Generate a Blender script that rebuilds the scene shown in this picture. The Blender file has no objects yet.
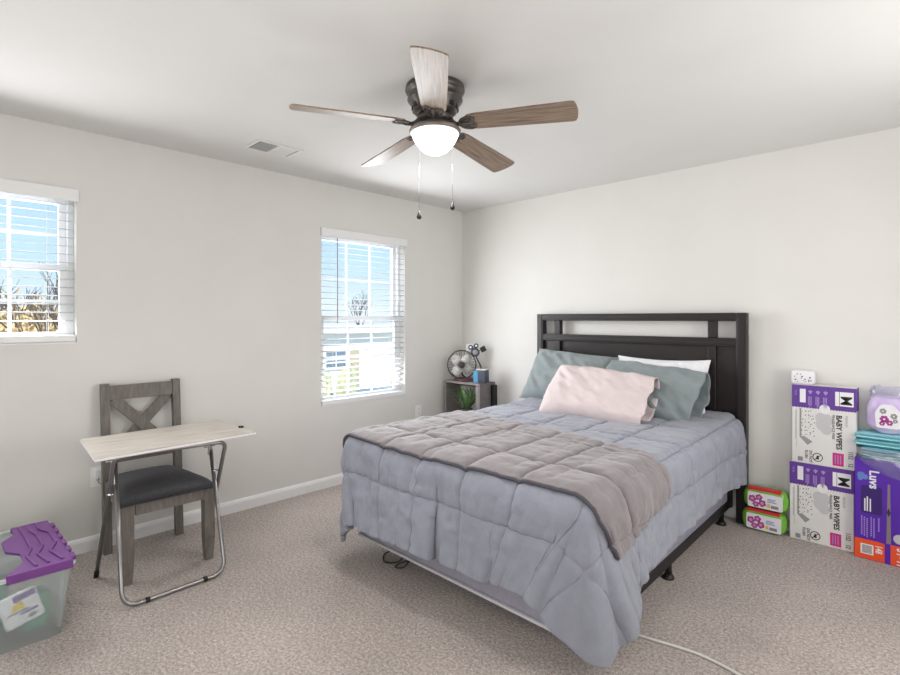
import bpy, bmesh, math, random
import numpy as np
from mathutils import Vector, Matrix, Euler

random.seed(7)
PI = math.pi
SC = bpy.context.scene
COL = SC.collection

# ------------------------------------------------------------------ camera
cam_d = bpy.data.cameras.new('camera')
cam = bpy.data.objects.new('camera', cam_d)
COL.objects.link(cam)
CAM = Vector((3.633, -3.909, 1.353))
HEAD = math.atan2(509, 523)
cam.location = CAM
cam.rotation_euler = (PI / 2, 0, HEAD)
cam_d.sensor_width = 36
cam_d.lens = 523 / 900 * 36
cam_d.shift_y = -18.9 / 900
cam_d.clip_start = .05
cam_d.clip_end = 300
SC.camera = cam

# ------------------------------------------------------------------ view, world, lights
SC.view_settings.view_transform = 'Standard'
SC.view_settings.look = 'None'
SC.view_settings.gamma = 1
SC.view_settings.exposure = 0.27

world = bpy.data.worlds.new('sky')
SC.world = world
world.use_nodes = True
wn = world.node_tree
wn.nodes.clear()
w_out = wn.nodes.new('ShaderNodeOutputWorld')
w_bg = wn.nodes.new('ShaderNodeBackground')
w_tc = wn.nodes.new('ShaderNodeTexCoord')
w_sep = wn.nodes.new('ShaderNodeSeparateXYZ')
w_ramp = wn.nodes.new('ShaderNodeValToRGB')
w_noise = wn.nodes.new('ShaderNodeTexNoise')
w_cr = wn.nodes.new('ShaderNodeValToRGB')
w_mix = wn.nodes.new('ShaderNodeMixRGB')
wn.links.new(w_tc.outputs['Generated'], w_sep.inputs[0])
wn.links.new(w_sep.outputs['Z'], w_ramp.inputs[0])
e = w_ramp.color_ramp.elements
e[0].position = 0.0; e[0].color = (.74, .83, .90, 1)
e[1].position = .35; e[1].color = (.30, .53, .85, 1)
m_ = w_ramp.color_ramp.elements.new(.10); m_.color = (.53, .73, .92, 1)
w_map = wn.nodes.new('ShaderNodeMapping')
w_map.inputs['Scale'].default_value = (2.0, 2.0, 9.0)
wn.links.new(w_tc.outputs['Generated'], w_map.inputs[0])
wn.links.new(w_map.outputs[0], w_noise.inputs['Vector'])
w_noise.inputs['Scale'].default_value = 1.6
w_noise.inputs['Detail'].default_value = 6
wn.links.new(w_noise.outputs['Fac'], w_cr.inputs[0])
w_cr.color_ramp.elements[0].position = .52
w_cr.color_ramp.elements[0].color = (0, 0, 0, 1)
w_cr.color_ramp.elements[1].position = .75
w_cr.color_ramp.elements[1].color = (.6, .6, .6, 1)
wn.links.new(w_cr.outputs[0], w_mix.inputs[0])
wn.links.new(w_ramp.outputs[0], w_mix.inputs[1])
w_mix.inputs[2].default_value = (.85, .88, .92, 1)
wn.links.new(w_mix.outputs[0], w_bg.inputs[0])
w_bg.inputs[1].default_value = 1.05
wn.links.new(w_bg.outputs[0], w_out.inputs[0])


def light(name, kind, loc, energy, color=(1, 1, 1), **kw):
    d = bpy.data.lights.new(name, kind)
    d.energy = energy
    d.color = color
    aim = kw.pop('aim', None)
    for k, v in kw.items():
        setattr(d, k, v)
    o = bpy.data.objects.new(name, d)
    COL.objects.link(o)
    o.location = loc
    if aim is not None:
        o.rotation_euler = (Vector(aim) - Vector(loc)).to_track_quat('-Z', 'Y').to_euler()
    return o


# daylight of the two windows in view, added fill lamps behind the camera and at the right wall, and the sun outside
DAY = (.97, .985, 1)
light('daylight_tall_window', 'AREA', (-.20, -1.2, 1.5), 17, DAY, shape='RECTANGLE', size=1.0, size_y=1.6, aim=(2, -1.2, 1.2))
light('daylight_short_window', 'AREA', (-.20, -3.7, 1.75), 14, DAY, shape='RECTANGLE', size=1.0, size_y=1.0, aim=(2, -3.7, 1.4))
light('daylight_tall_blind', 'AREA', (.06, -1.2, 1.4), 21, DAY, shape='RECTANGLE', size=.8, size_y=1.3, aim=(2, -1.2, 1.05))
light('daylight_short_blind', 'AREA', (.06, -3.7, 1.65), 14, DAY, shape='RECTANGLE', size=.8, size_y=.8, aim=(2, -3.7, 1.2))
light('fill_rear', 'AREA', (3.0, -4.8, 1.3), 38, (1, .995, .985), shape='RECTANGLE', size=2.6, size_y=1.9, aim=(1.9, 0, 2.0))  # added broad fill behind the camera; the wall has no window
light('fill_side', 'AREA', (4.4, -1.5, 1.4), 30, (1, .995, .985), shape='RECTANGLE', size=1.4, size_y=1.4, aim=(0, -3.0, 1.5))  # added fill from the right, out of view; no window in that wall
light('sun', 'SUN', (8, -8, 12), 5.0, (1, .96, .9), angle=.01, aim=(-2, 3, 0))


rad = math.radians
# ------------------------------------------------------------------ materials
def lin(c):
    return tuple((x / 12.92 if x <= .04045 else ((x + .055) / 1.055) ** 2.4) for x in (v / 255 for v in c))


def M(name, rgb, rough=.5, metal=0.0, var=0.0, scale=20., stretch=(1, 1, 1), bump=0.0, bscale=None, spec=.5,
      coat=0.0, alpha=1.0, sheen=0.0, rgb2=None, lo=.35, hi=.65, transl=0.0, bdist=.01, emit=None, detail=4):
    m = bpy.data.materials.new(name)
    m.use_nodes = True
    nt = m.node_tree
    b = nt.nodes['Principled BSDF']
    c = lin(rgb)
    b.inputs['Base Color'].default_value = (*c, 1)
    b.inputs['Roughness'].default_value = rough
    b.inputs['Metallic'].default_value = metal
    b.inputs['Specular IOR Level'].default_value = spec
    b.inputs['Coat Weight'].default_value = coat
    b.inputs['Coat Roughness'].default_value = .25
    b.inputs['Sheen Weight'].default_value = sheen
    b.inputs['Alpha'].default_value = alpha
    tc = nt.nodes.new('ShaderNodeTexCoord')
    mp = nt.nodes.new('ShaderNodeMapping')
    mp.inputs['Scale'].default_value = stretch
    nt.links.new(tc.outputs['Object'], mp.inputs[0])
    if var > 0 or rgb2:
        n = nt.nodes.new('ShaderNodeTexNoise')
        n.inputs['Scale'].default_value = scale
        n.inputs['Detail'].default_value = detail
        nt.links.new(mp.outputs[0], n.inputs['Vector'])
        r = nt.nodes.new('ShaderNodeValToRGB')
        if rgb2:
            c0, c1 = c, lin(rgb2)
        else:
            c0, c1 = tuple(x * (1 - var) for x in c), tuple(min(1, x * (1 + var)) for x in c)
        r.color_ramp.elements[0].position = lo
        r.color_ramp.elements[0].color = (*c0, 1)
        r.color_ramp.elements[1].position = hi
        r.color_ramp.elements[1].color = (*c1, 1)
        nt.links.new(n.outputs['Fac'], r.inputs[0])
        nt.links.new(r.outputs[0], b.inputs['Base Color'])
    if bump > 0:
        n2 = nt.nodes.new('ShaderNodeTexNoise')
        n2.inputs['Scale'].default_value = bscale or scale
        n2.inputs['Detail'].default_value = 3
        nt.links.new(mp.outputs[0], n2.inputs['Vector'])
        bp = nt.nodes.new('ShaderNodeBump')
        bp.inputs['Strength'].default_value = bump
        bp.inputs['Distance'].default_value = bdist
        nt.links.new(n2.outputs['Fac'], bp.inputs['Height'])
        nt.links.new(bp.outputs[0], b.inputs['Normal'])
    if transl > 0:
        t = nt.nodes.new('ShaderNodeBsdfTranslucent')
        t.inputs[0].default_value = (*c, 1)
        mx = nt.nodes.new('ShaderNodeMixShader')
        mx.inputs[0].default_value = transl
        out = nt.nodes['Material Output']
        nt.links.new(b.outputs[0], mx.inputs[1])
        nt.links.new(t.outputs[0], mx.inputs[2])
        nt.links.new(mx.outputs[0], out.inputs[0])
    if emit:
        b.inputs['Emission Color'].default_value = (*emit[0], 1)
        b.inputs['Emission Strength'].default_value = emit[1]
    return m


def clear_mat(name, rgb, mixv, rough=.15, diffuse=0.0):
    """thin clear sheet: mostly transparent, some gloss, some milky diffuse"""
    m = bpy.data.materials.new(name)
    m.use_nodes = True
    nt = m.node_tree
    nt.nodes.remove(nt.nodes['Principled BSDF'])
    out = nt.nodes['Material Output']
    tr = nt.nodes.new('ShaderNodeBsdfTransparent')
    tr.inputs[0].default_value = (*lin(rgb), 1)
    gl = nt.nodes.new('ShaderNodeBsdfGlossy')
    gl.inputs['Roughness'].default_value = rough
    mx = nt.nodes.new('ShaderNodeMixShader')
    mx.inputs[0].default_value = mixv
    nt.links.new(tr.outputs[0], mx.inputs[1])
    nt.links.new(gl.outputs[0], mx.inputs[2])
    last = mx
    if diffuse > 0:
        df = nt.nodes.new('ShaderNodeBsdfDiffuse')
        df.inputs[0].default_value = (*lin(rgb), 1)
        mx2 = nt.nodes.new('ShaderNodeMixShader')
        mx2.inputs[0].default_value = diffuse
        nt.links.new(mx.outputs[0], mx2.inputs[1])
        nt.links.new(df.outputs[0], mx2.inputs[2])
        last = mx2
    nt.links.new(last.outputs[0], out.inputs[0])
    return m


MAT = dict(
    wall=M('wall_paint', (226, 224, 220), .9, var=.012, scale=3, bump=.04, bscale=300, bdist=.002, spec=.2),
    ceil=M('ceiling_paint', (226, 225, 223), .95, var=.012, scale=2, bump=.06, bscale=260, bdist=.002, spec=.1),
    trim=M('trim_white', (240, 240, 240), .4),
    vinyl=M('window_vinyl', (240, 240, 242), .35),
    slat=M('blind_slat_white', (240, 240, 240), .45, transl=.15),
    glass=clear_mat('window_glass', (250, 253, 255), .04, .02),
    plate=M('outlet_plate_white', (246, 246, 245), .35),
    slot=M('socket_slot_dark', (40, 40, 40), .6),
    espresso=M('espresso_wood', (31, 23, 24), .42, var=.18, scale=9, stretch=(1, 8, 8), coat=.1, spec=.4),
    black=M('black_metal', (26, 25, 27), .45, metal=.3),
    blackp=M('black_plastic', (24, 24, 25), .5),
    boxspring=M('box_spring_cloth', (150, 148, 162), .9, var=.05, scale=60, bump=.2, bscale=300, bdist=.002),
    bstrim=M('box_spring_edge', (196, 196, 202), .8),
    mattress=M('mattress_cloth', (225, 224, 228), .9, var=.03, scale=30),
    comforter=M('comforter_fabric', (141, 144, 156), .72, var=.05, scale=14, bump=.4, bscale=42, bdist=.006, sheen=.25, spec=.3),
    throw=M('throw_velvet', (128, 121, 123), .75, var=.09, scale=9, bump=.2, bscale=160, bdist=.003, sheen=.35, spec=.25),
    piping=M('piping_dark', (74, 72, 80), .7),
    sage=M('sage_pillowcase', (136, 145, 147), .8, var=.04, scale=12, bump=.1, bscale=150, bdist=.002, sheen=.2, spec=.2),
    pink=M('pink_pillowcase', (217, 203, 203), .85, var=.02, scale=12, bump=.1, bscale=150, bdist=.002, spec=.2),
    whitec=M('white_pillowcase', (240, 240, 244), .85, var=.02, scale=12, spec=.2),
    chairwood=M('grey_chair_wood', (110, 104, 98), .5, var=.2, scale=10, stretch=(6, 6, 1.2)),
    seatfab=M('charcoal_seat_fabric', (74, 74, 78), .9, var=.25, scale=160, bump=.3, bscale=260, bdist=.003),
    traytop=M('whitewash_wood_laminate', (166, 157, 148), .5, rgb2=(198, 191, 182), scale=7, stretch=(14, .8, 4), lo=.3, hi=.6),
    steel=M('brushed_grey_steel', (150, 148, 148), .3, metal=.85),
    chrome=M('chrome', (200, 200, 206), .15, metal=1),
    rubber=M('black_rubber', (28, 28, 28), .7),
    bronze=M('aged_bronze', (84, 79, 76), .36, metal=.5, var=.3, scale=20),
    pewter=M('pewter_plate', (128, 118, 112), .4, metal=.5, var=.1, scale=14),
    blade=M('walnut_blade', (106, 89, 75), .42, rgb2=(160, 138, 117), scale=7, stretch=(.9, 16, 6), lo=.32, hi=.68, coat=.22, spec=.5, detail=6),
    bladeedge=M('blade_edge', (60, 48, 42), .5),
    globe=M('lamp_globe', (255, 252, 245), .3, emit=((1, .97, .92), 1.5)),
    vent=M('vent_white', (226, 226, 224), .5),
    duct=M('duct_dark', (105, 105, 103), .7),
    nightgrey=M('grey_wood', (132, 125, 124), .6, var=.1, scale=6, stretch=(1, 1, 8)),
    leaf=M('leaf_green', (84, 128, 80), .5, rgb2=(136, 170, 112), scale=14),
    pot=M('pot_grey', (92, 90, 90), .6),
    fanwhite=M('fan_blade_white', (226, 226, 222), .5),
    maroon=M('maroon_plastic', (86, 48, 56), .5),
    fanring=M('fan_guard_dark', (64, 62, 60), .45, metal=.3),
    bluedev=M('blue_panel', (88, 152, 196), .3),
    slate=M('slate_plastic', (72, 78, 92), .55, var=.1, scale=50),
    card=M('white_card', (226, 224, 222), .6, var=.02, scale=10),
    cpurple=M('print_purple', (98, 58, 150), .5),
    cgrey=M('print_grey', (150, 150, 152), .6),
    clight=M('print_pale_grey', (198, 198, 200), .6),
    cblack=M('print_black', (46, 42, 46), .6),
    cpink=M('print_magenta', (206, 38, 128), .5),
    cwhite=M('print_white', (236, 234, 238), .5),
    clilac=M('print_lilac', (168, 140, 204), .5),
    violet=M('diaper_carton_violet', (84, 28, 168), .45),
    dviolet=M('print_deep_violet', (52, 20, 108), .5),
    orange=M('print_orange', (238, 84, 34), .5),
    tear=M('bare_cardboard', (140, 126, 128), .8),
    aqua=M('aqua_pad', (152, 218, 228), .6, var=.04, scale=10),
    aqua2=M('aqua_pad_fold', (120, 204, 218), .6, var=.05, scale=14),
    film=clear_mat('clear_film', (238, 238, 248), .12, .2, .10),
    lilac=M('lilac_wrap', (196, 172, 220), .35, rgb2=(222, 210, 236), scale=9, bump=.25, bscale=26, bdist=.006),
    limefoil=M('lime_wrap', (120, 190, 60), .28, var=.15, scale=12, bump=.3, bscale=30, bdist=.006, coat=.3),
    redp=M('print_red', (206, 46, 60), .4),
    flower=M('print_orchid', (176, 64, 152), .45),
    flowerp=M('print_rose', (226, 146, 196), .45),
    yellow=M('print_yellow', (238, 196, 60), .5),
    bluep=M('print_blue', (96, 130, 200), .5),
    tote=clear_mat('clear_tote_plastic', (234, 240, 240), .08, .3, .22),
    toteedge=M('tote_rim_milky', (214, 218, 220), .4, transl=.3),
    lidp=M('purple_lid', (114, 60, 134), .38, var=.04, scale=8),
    greenbag=M('green_film', (84, 178, 150), .4, var=.15, scale=12, bump=.4, bscale=20, transl=.2),
    cable=M('cable_white', (216, 214, 208), .5),
    siding=M('house_siding', (236, 236, 232), .7),
    roof=M('roof_shingle', (222, 220, 218), .9, var=.15, scale=4),
    hwin=M('house_window_dark', (120, 134, 146), .2),
    hdoor=M('house_door_tan', (196, 178, 150), .6),
    ground=M('dry_lawn', (190, 178, 140), 1, rgb2=(214, 206, 184), scale=.35),
    drive=M('pale_concrete', (222, 220, 214), .9, var=.04, scale=2),
    bark=M('bark', (96, 84, 78), .9, var=.2, scale=12),
    autumn=M('autumn_leaf', (232, 208, 160), .8, rgb2=(206, 170, 118), scale=1.5),
    olive=M('shrub_leaf', (168, 170, 130), .8, rgb2=(190, 190, 150), scale=2),
    carblue=M('car_paint', (80, 110, 150), .3),
)

# carpet: flecked short pile
cm = bpy.data.materials.new('carpet_pile')
cm.use_nodes = True
nt = cm.node_tree
b = nt.nodes['Principled BSDF']
b.inputs['Roughness'].default_value = 1
b.inputs['Specular IOR Level'].default_value = .1
b.inputs['Sheen Weight'].default_value = .2
tc = nt.nodes.new('ShaderNodeTexCoord')
n1 = nt.nodes.new('ShaderNodeTexNoise'); n1.inputs['Scale'].default_value = 78; n1.inputs['Detail'].default_value = 7; n1.inputs['Roughness'].default_value = 1.0
n2 = nt.nodes.new('ShaderNodeTexNoise'); n2.inputs['Scale'].default_value = 2.2; n2.inputs['Detail'].default_value = 4
nt.links.new(tc.outputs['Object'], n1.inputs['Vector'])
nt.links.new(tc.outputs['Object'], n2.inputs['Vector'])
r1 = nt.nodes.new('ShaderNodeValToRGB')
els = r1.color_ramp.elements
els[0].position = .38; els[0].color = (*lin((96, 85, 80)), 1)
els[1].position = .62; els[1].color = (*lin((238, 228, 221)), 1)
mid = r1.color_ramp.elements.new(.5); mid.color = (*lin((172, 160, 153)), 1)
nt.links.new(n1.outputs['Fac'], r1.inputs[0])
r2 = nt.nodes.new('ShaderNodeValToRGB')
r2.color_ramp.elements[0].position = .35; r2.color_ramp.elements[0].color = (.86, .86, .86, 1)
r2.color_ramp.elements[1].position = .65; r2.color_ramp.elements[1].color = (1, 1, 1, 1)
nt.links.new(n2.outputs['Fac'], r2.inputs[0])
mm = nt.nodes.new('ShaderNodeMixRGB'); mm.blend_type = 'MULTIPLY'; mm.inputs[0].default_value = 1
nt.links.new(r1.outputs[0], mm.inputs[1]); nt.links.new(r2.outputs[0], mm.inputs[2])
nt.links.new(mm.outputs[0], b.inputs['Base Color'])
bp = nt.nodes.new('ShaderNodeBump'); bp.inputs['Strength'].default_value = .35; bp.inputs['Distance'].default_value = .005
nt.links.new(n1.outputs['Fac'], bp.inputs['Height'])
nt.links.new(bp.outputs[0], b.inputs['Normal'])
MAT['carpet'] = cm


# ------------------------------------------------------------------ mesh collecting
class G:
    def __init__(s):
        s.v = []; s.f = []; s.mi = []; s.sm = []; s.marks = []

    def mark(s):
        s.marks.append((len(s.v), len(s.f)))
        return s

    def add(s, vs, fs, smooth=False, mi=0, mat=None):
        o = len(s.v)
        if mat is not None:
            vs = [mat @ Vector(p) for p in vs]
        s.v.extend([tuple(p) for p in vs])
        for f in fs:
            s.f.append(tuple(i + o for i in f)); s.mi.append(mi); s.sm.append(smooth)
        return s

    def bm(s, bmh, smooth=False, mi=0, mat=None):
        bmh.verts.index_update()
        s.add([v.co.copy() for v in bmh.verts], [[v.index for v in f.verts] for f in bmh.faces], smooth, mi, mat)
        bmh.free()
        return s

    def box(s, lo, hi, bev=0.0, mat=None, mi=0, seg=2):
        bmh = bmesh.new()
        bmesh.ops.create_cube(bmh, size=1)
        d = [hi[i] - lo[i] for i in range(3)]
        for v in bmh.verts:
            v.co = Vector([lo[i] + (v.co[i] + .5) * d[i] for i in range(3)])
        if bev > 0:
            bev = min(bev, .49 * min(abs(x) for x in d))
            bmesh.ops.bevel(bmh, geom=bmh.edges[:], offset=bev, segments=seg, affect='EDGES', profile=.5)
        return s.bm(bmh, bev > 0 and seg > 2, mi, mat)

    def hexa(s, bot, top, mi=0, bev=0.0):
        """8 corner solid: bot 4 points ccw, top 4 points ccw"""
        bmh = bmesh.new()
        vs = [bmh.verts.new(p) for p in list(bot) + list(top)]
        for f in [(3, 2, 1, 0), (4, 5, 6, 7), (0, 1, 5, 4), (1, 2, 6, 5), (2, 3, 7, 6), (3, 0, 4, 7)]:
            bmh.faces.new([vs[i] for i in f])
        if bev > 0:
            bmesh.ops.bevel(bmh, geom=bmh.edges[:], offset=bev, segments=2, affect='EDGES', profile=.5)
        return s.bm(bmh, False, mi)

    def bar(s, a, b, w, h, up=(0, 0, 1), bev=0.0, mi=0):
        """rectangular bar from a to b"""
        a = Vector(a); b = Vector(b); d = (b - a).normalized()
        u = Vector(up); x = d.cross(u).normalized(); y = x.cross(d).normalized()
        q = [x * (w / 2) * i + y * (h / 2) * j for i, j in ((-1, -1), (1, -1), (1, 1), (-1, 1))]
        return s.hexa([a + k for k in q], [b + k for k in q], mi, bev)

    def tube(s, pts, r, n=10, smooth=True, cap=True, mi=0, closed=False):
        pts = [Vector(p) for p in pts]
        m = len(pts)
        rs = r if isinstance(r, (list, tuple)) else [r] * m
        vs = []; fs = []
        prev = None
        for i in range(m):
            if closed:
                d = pts[(i + 1) % m] - pts[i - 1]
            else:
                d = pts[min(i + 1, m - 1)] - pts[max(i - 1, 0)]
            d.normalize()
            if prev is None:
                t = Vector((0, 0, 1)) if abs(d.z) < .9 else Vector((1, 0, 0))
                x = d.cross(t).normalized()
            else:
                x = (prev - d * prev.dot(d)).normalized()
            prev = x
            y = d.cross(x)
            for k in range(n):
                a = 2 * PI * k / n
                vs.append(pts[i] + (x * math.cos(a) + y * math.sin(a)) * rs[i])
        for i in range(m if closed else m - 1):
            for k in range(n):
                i2 = (i + 1) % m
                fs.append((i * n + k, i * n + (k + 1) % n, i2 * n + (k + 1) % n, i2 * n + k))
        if cap and not closed:
            fs.append(tuple(range(n - 1, -1, -1)))
            fs.append(tuple((m - 1) * n + k for k in range(n)))
        return s.add(vs, fs, smooth, mi)

    def lathe(s, prof, n=32, c=(0, 0, 0), mat=None, smooth=True, mi=0):
        vs = []; fs = []
        for r, z in prof:
            for k in range(n):
                a = 2 * PI * k / n
                vs.append((c[0] + r * math.cos(a), c[1] + r * math.sin(a), c[2] + z))
        for i in range(len(prof) - 1):
            for k in range(n):
                fs.append((i * n + k, i * n + (k + 1) % n, (i + 1) * n + (k + 1) % n, (i + 1) * n + k))
        if prof[0][0] > 1e-6:
            fs.append(tuple(range(n - 1, -1, -1)))
        if prof[-1][0] > 1e-6:
            fs.append(tuple((len(prof) - 1) * n + k for k in range(n)))
        return s.add(vs, fs, smooth, mi, mat)

    def prism(s, poly, z0, z1, mat=None, mi=0):
        n = len(poly)
        vs = [(x, y, z0) for x, y in poly] + [(x, y, z1) for x, y in poly]
        fs = [tuple(range(n - 1, -1, -1)), tuple(range(n, 2 * n))] + [(i, (i + 1) % n, n + (i + 1) % n, n + i) for i in range(n)]
        return s.add(vs, fs, False, mi, mat)

    def sphere(s, c, r, mat=None, u=16, v=10, mi=0, sc=(1, 1, 1)):
        bmh = bmesh.new()
        bmesh.ops.create_uvsphere(bmh, u_segments=u, v_segments=v, radius=r)
        for p in bmh.verts:
            p.co = Vector((p.co.x * sc[0] + c[0], p.co.y * sc[1] + c[1], p.co.z * sc[2] + c[2]))
        return s.bm(bmh, True, mi, mat)

    def text(s, txt, h, mat, mi=0, align='LEFT', squeeze=1.0, bold=0.0):
        cu = bpy.data.curves.new('t', 'FONT')
        cu.body = txt
        cu.size = h / .70
        cu.align_x = align
        cu.offset = bold
        cu.extrude = .0004
        cu.resolution_u = 2
        o = bpy.data.objects.new('t', cu)
        COL.objects.link(o)
        dg = bpy.context.evaluated_depsgraph_get()
        me = o.evaluated_get(dg).to_mesh()
        vs = [(v.co.x * squeeze, v.co.y, v.co.z) for v in me.vertices]
        fs = [tuple(p.vertices) for p in me.polygons]
        o.evaluated_get(dg).to_mesh_clear()
        bpy.data.objects.remove(o)
        bpy.data.curves.remove(cu)
        return s.add(vs, fs, False, mi, mat)


def wloc(o):
    l = Vector(o.location)
    while o.parent:
        o = o.parent
        l = l + Vector(o.location)
    return l


def build(name, g, mats, parent=None, label=None, local=False, at=None):
    """link one mesh object; g in world coordinates unless local; a marked g gives one object per marked piece"""
    cuts = [c for c in g.marks if 0 < c[1] < len(g.f)]
    if cuts:
        cuts = [(0, 0)] + cuts + [(len(g.v), len(g.f))]
        first = None
        for (va, fa), (vb, fb) in zip(cuts[:-1], cuts[1:]):
            if fb <= fa:
                continue
            h = G()
            h.v = g.v[va:vb]; h.f = [tuple(i - va for i in f) for f in g.f[fa:fb]]; h.mi = g.mi[fa:fb]; h.sm = g.sm[fa:fb]
            o = build(name, h, mats, parent, label, local, at)
            first = first or o
        return first
    me = bpy.data.meshes.new(name)
    off = Vector((0, 0, 0))
    if not local:
        off = wloc(parent) if parent else (Vector(at) if at else Vector((0, 0, 0)))
    me.from_pydata([(p[0] - off.x, p[1] - off.y, p[2] - off.z) for p in g.v], [], g.f)
    me.polygons.foreach_set('use_smooth', g.sm)
    mats = mats if isinstance(mats, (list, tuple)) else [mats]
    for m in mats:
        me.materials.append(MAT[m] if isinstance(m, str) else m)
    if len(mats) > 1:
        me.polygons.foreach_set('material_index', g.mi)
    me.update()
    o = bpy.data.objects.new(name, me)
    COL.objects.link(o)
    if parent:
        o.parent = parent
    elif at:
        o.location = at
    if label:
        o['label'] = label
    return o


def tag(o, label, cat, group=None):
    o['label'] = label
    o['category'] = cat
    if group:
        o['group'] = group
    return o


def thing(name, label, cat, loc, group=None, rotz=0):
    o = bpy.data.objects.new(name, None)
    o.empty_display_size = .05
    COL.objects.link(o)
    o.location = loc
    o.rotation_euler = (0, 0, rotz)
    return tag(o, label, cat, group)


def struct(name, g, mats, parent=None, label=None):
    o = build(name, g, mats, parent)
    if not parent:
        o['kind'] = 'structure'
        if label:
            o['label'] = label
    return o


def fillet(pts, r, n=6):
    """polyline with rounded corners"""
    pts = [Vector(p) for p in pts]
    out = [pts[0]]
    for i in range(1, len(pts) - 1):
        a, b_, c = pts[i - 1], pts[i], pts[i + 1]
        d1 = (a - b_); d2 = (c - b_)
        rr = min(r, d1.length * .49, d2.length * .49)
        p1 = b_ + d1.normalized() * rr; p2 = b_ + d2.normalized() * rr
        for k in range(n + 1):
            t = k / n
            out.append(p1 * (1 - t) ** 2 + b_ * 2 * t * (1 - t) + p2 * t * t)
    out.append(pts[-1])
    return out


# numpy value noise
def _h(i, j, s):
    v = np.sin(i * 127.1 + j * 311.7 + s * 74.7) * 43758.5453
    return v - np.floor(v)


def vn(x, y, s=0):
    x = np.asarray(x, float); y = np.asarray(y, float)
    i = np.floor(x); j = np.floor(y)
    u = x - i; v = y - j
    u = u * u * u * (u * (u * 6 - 15) + 10); v = v * v * v * (v * (v * 6 - 15) + 10)
    return ((_h(i, j, s) * (1 - u) + _h(i + 1, j, s) * u) * (1 - v) + (_h(i, j + 1, s) * (1 - u) + _h(i + 1, j + 1, s) * u) * v) * 2 - 1


def fbm(x, y, s=0, o=3):
    r = 0; a = 1; f = 1
    for k in range(o):
        r = r + a * vn(x * f + 13.3 * k, y * f + 7.1 * k, s + k); a *= .5; f *= 2.03
    return r


def grid_faces(n, m, off=0):
    """n rows, m cols"""
    return [(off + i * m + j, off + i * m + j + 1, off + (i + 1) * m + j + 1, off + (i + 1) * m + j) for i in range(n - 1) for j in range(m - 1)]


def grid_normals(P):
    du = np.gradient(P, axis=0); dv = np.gradient(P, axis=1)
    n = np.cross(dv, du)
    l = np.linalg.norm(n, axis=2, keepdims=True)
    return n / np.maximum(l, 1e-9)


# ------------------------------------------------------------------ room shell
RX, RY, RZ = 4.5, -4.9, 2.44
WT = .14
W2 = dict(y0=-1.645, y1=-.765, z0=.645, z1=2.065)
W1 = dict(y0=-4.045, y1=-3.252, z0=1.21, z1=2.08)

struct('floor', G().box((-WT, RY - WT, -.12), (RX + WT, WT, 0)), 'carpet', label='beige flecked carpet floor')
struct('ceiling', G().box((-WT, RY - WT, RZ), (RX + WT, WT, RZ + .12)), 'ceil', label='flat white ceiling')
g = G()
ys = [RY, W1['y0'], W1['y1'], W2['y0'], W2['y1'], 0]
for k in range(5):
    a, b_ = ys[k], ys[k + 1]
    if k in (0, 2, 4):
        g.box((-WT, a, 0), (0, b_, RZ))
    else:
        w = W1 if k == 1 else W2
        g.box((-WT, a, 0), (0, b_, w['z0']))
        g.box((-WT, a, w['z1']), (0, b_, RZ))
struct('wall_left', g, 'wall', label='off white painted wall with the two windows')
struct('wall_back', G().box((-WT, 0, 0), (RX + WT, WT, RZ)), 'wall', label='off white painted wall behind the headboard')
struct('wall_right', G().box((RX, RY, 0), (RX + WT, 0, RZ)), 'wall', label='off white side wall beside the camera')
struct('wall_front', G().box((-WT, RY - WT, 0), (RX + WT, RY, RZ)), 'wall', label='off white wall behind the camera')


def baseboard(name, lo, hi, axis, label):
    g = G()
    # stepped profile: body + thinner top bead
    if axis == 'x':      # runs along y on the x=0 wall
        prof = [(0, 0), (.014, 0), (.014, .062), (.010, .074), (.006, .082), (0, .084)]
        vs = []
        for y in (lo, hi):
            vs += [(px, y, pz) for px, pz in prof]
    else:
        prof = [(0, 0), (.014, 0), (.014, .062), (.010, .074), (.006, .082), (0, .084)]
        vs = []
        for x in (lo, hi):
            vs += [(x, -px, pz) for px, pz in prof]
    n = len(prof)
    fs = [(i, (i + 1) % n, n + (i + 1) % n, n + i) for i in range(n)] + [tuple(range(n)), tuple(range(2 * n - 1, n - 1, -1))]
    g.add(vs, fs)
    struct(name, g, 'trim', label=label)


baseboard('baseboard_left', RY, 0, 'x', 'white baseboard under the windows')
baseboard('baseboard_back', .015, RX, 'y', 'white baseboard behind the bed and boxes')


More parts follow.
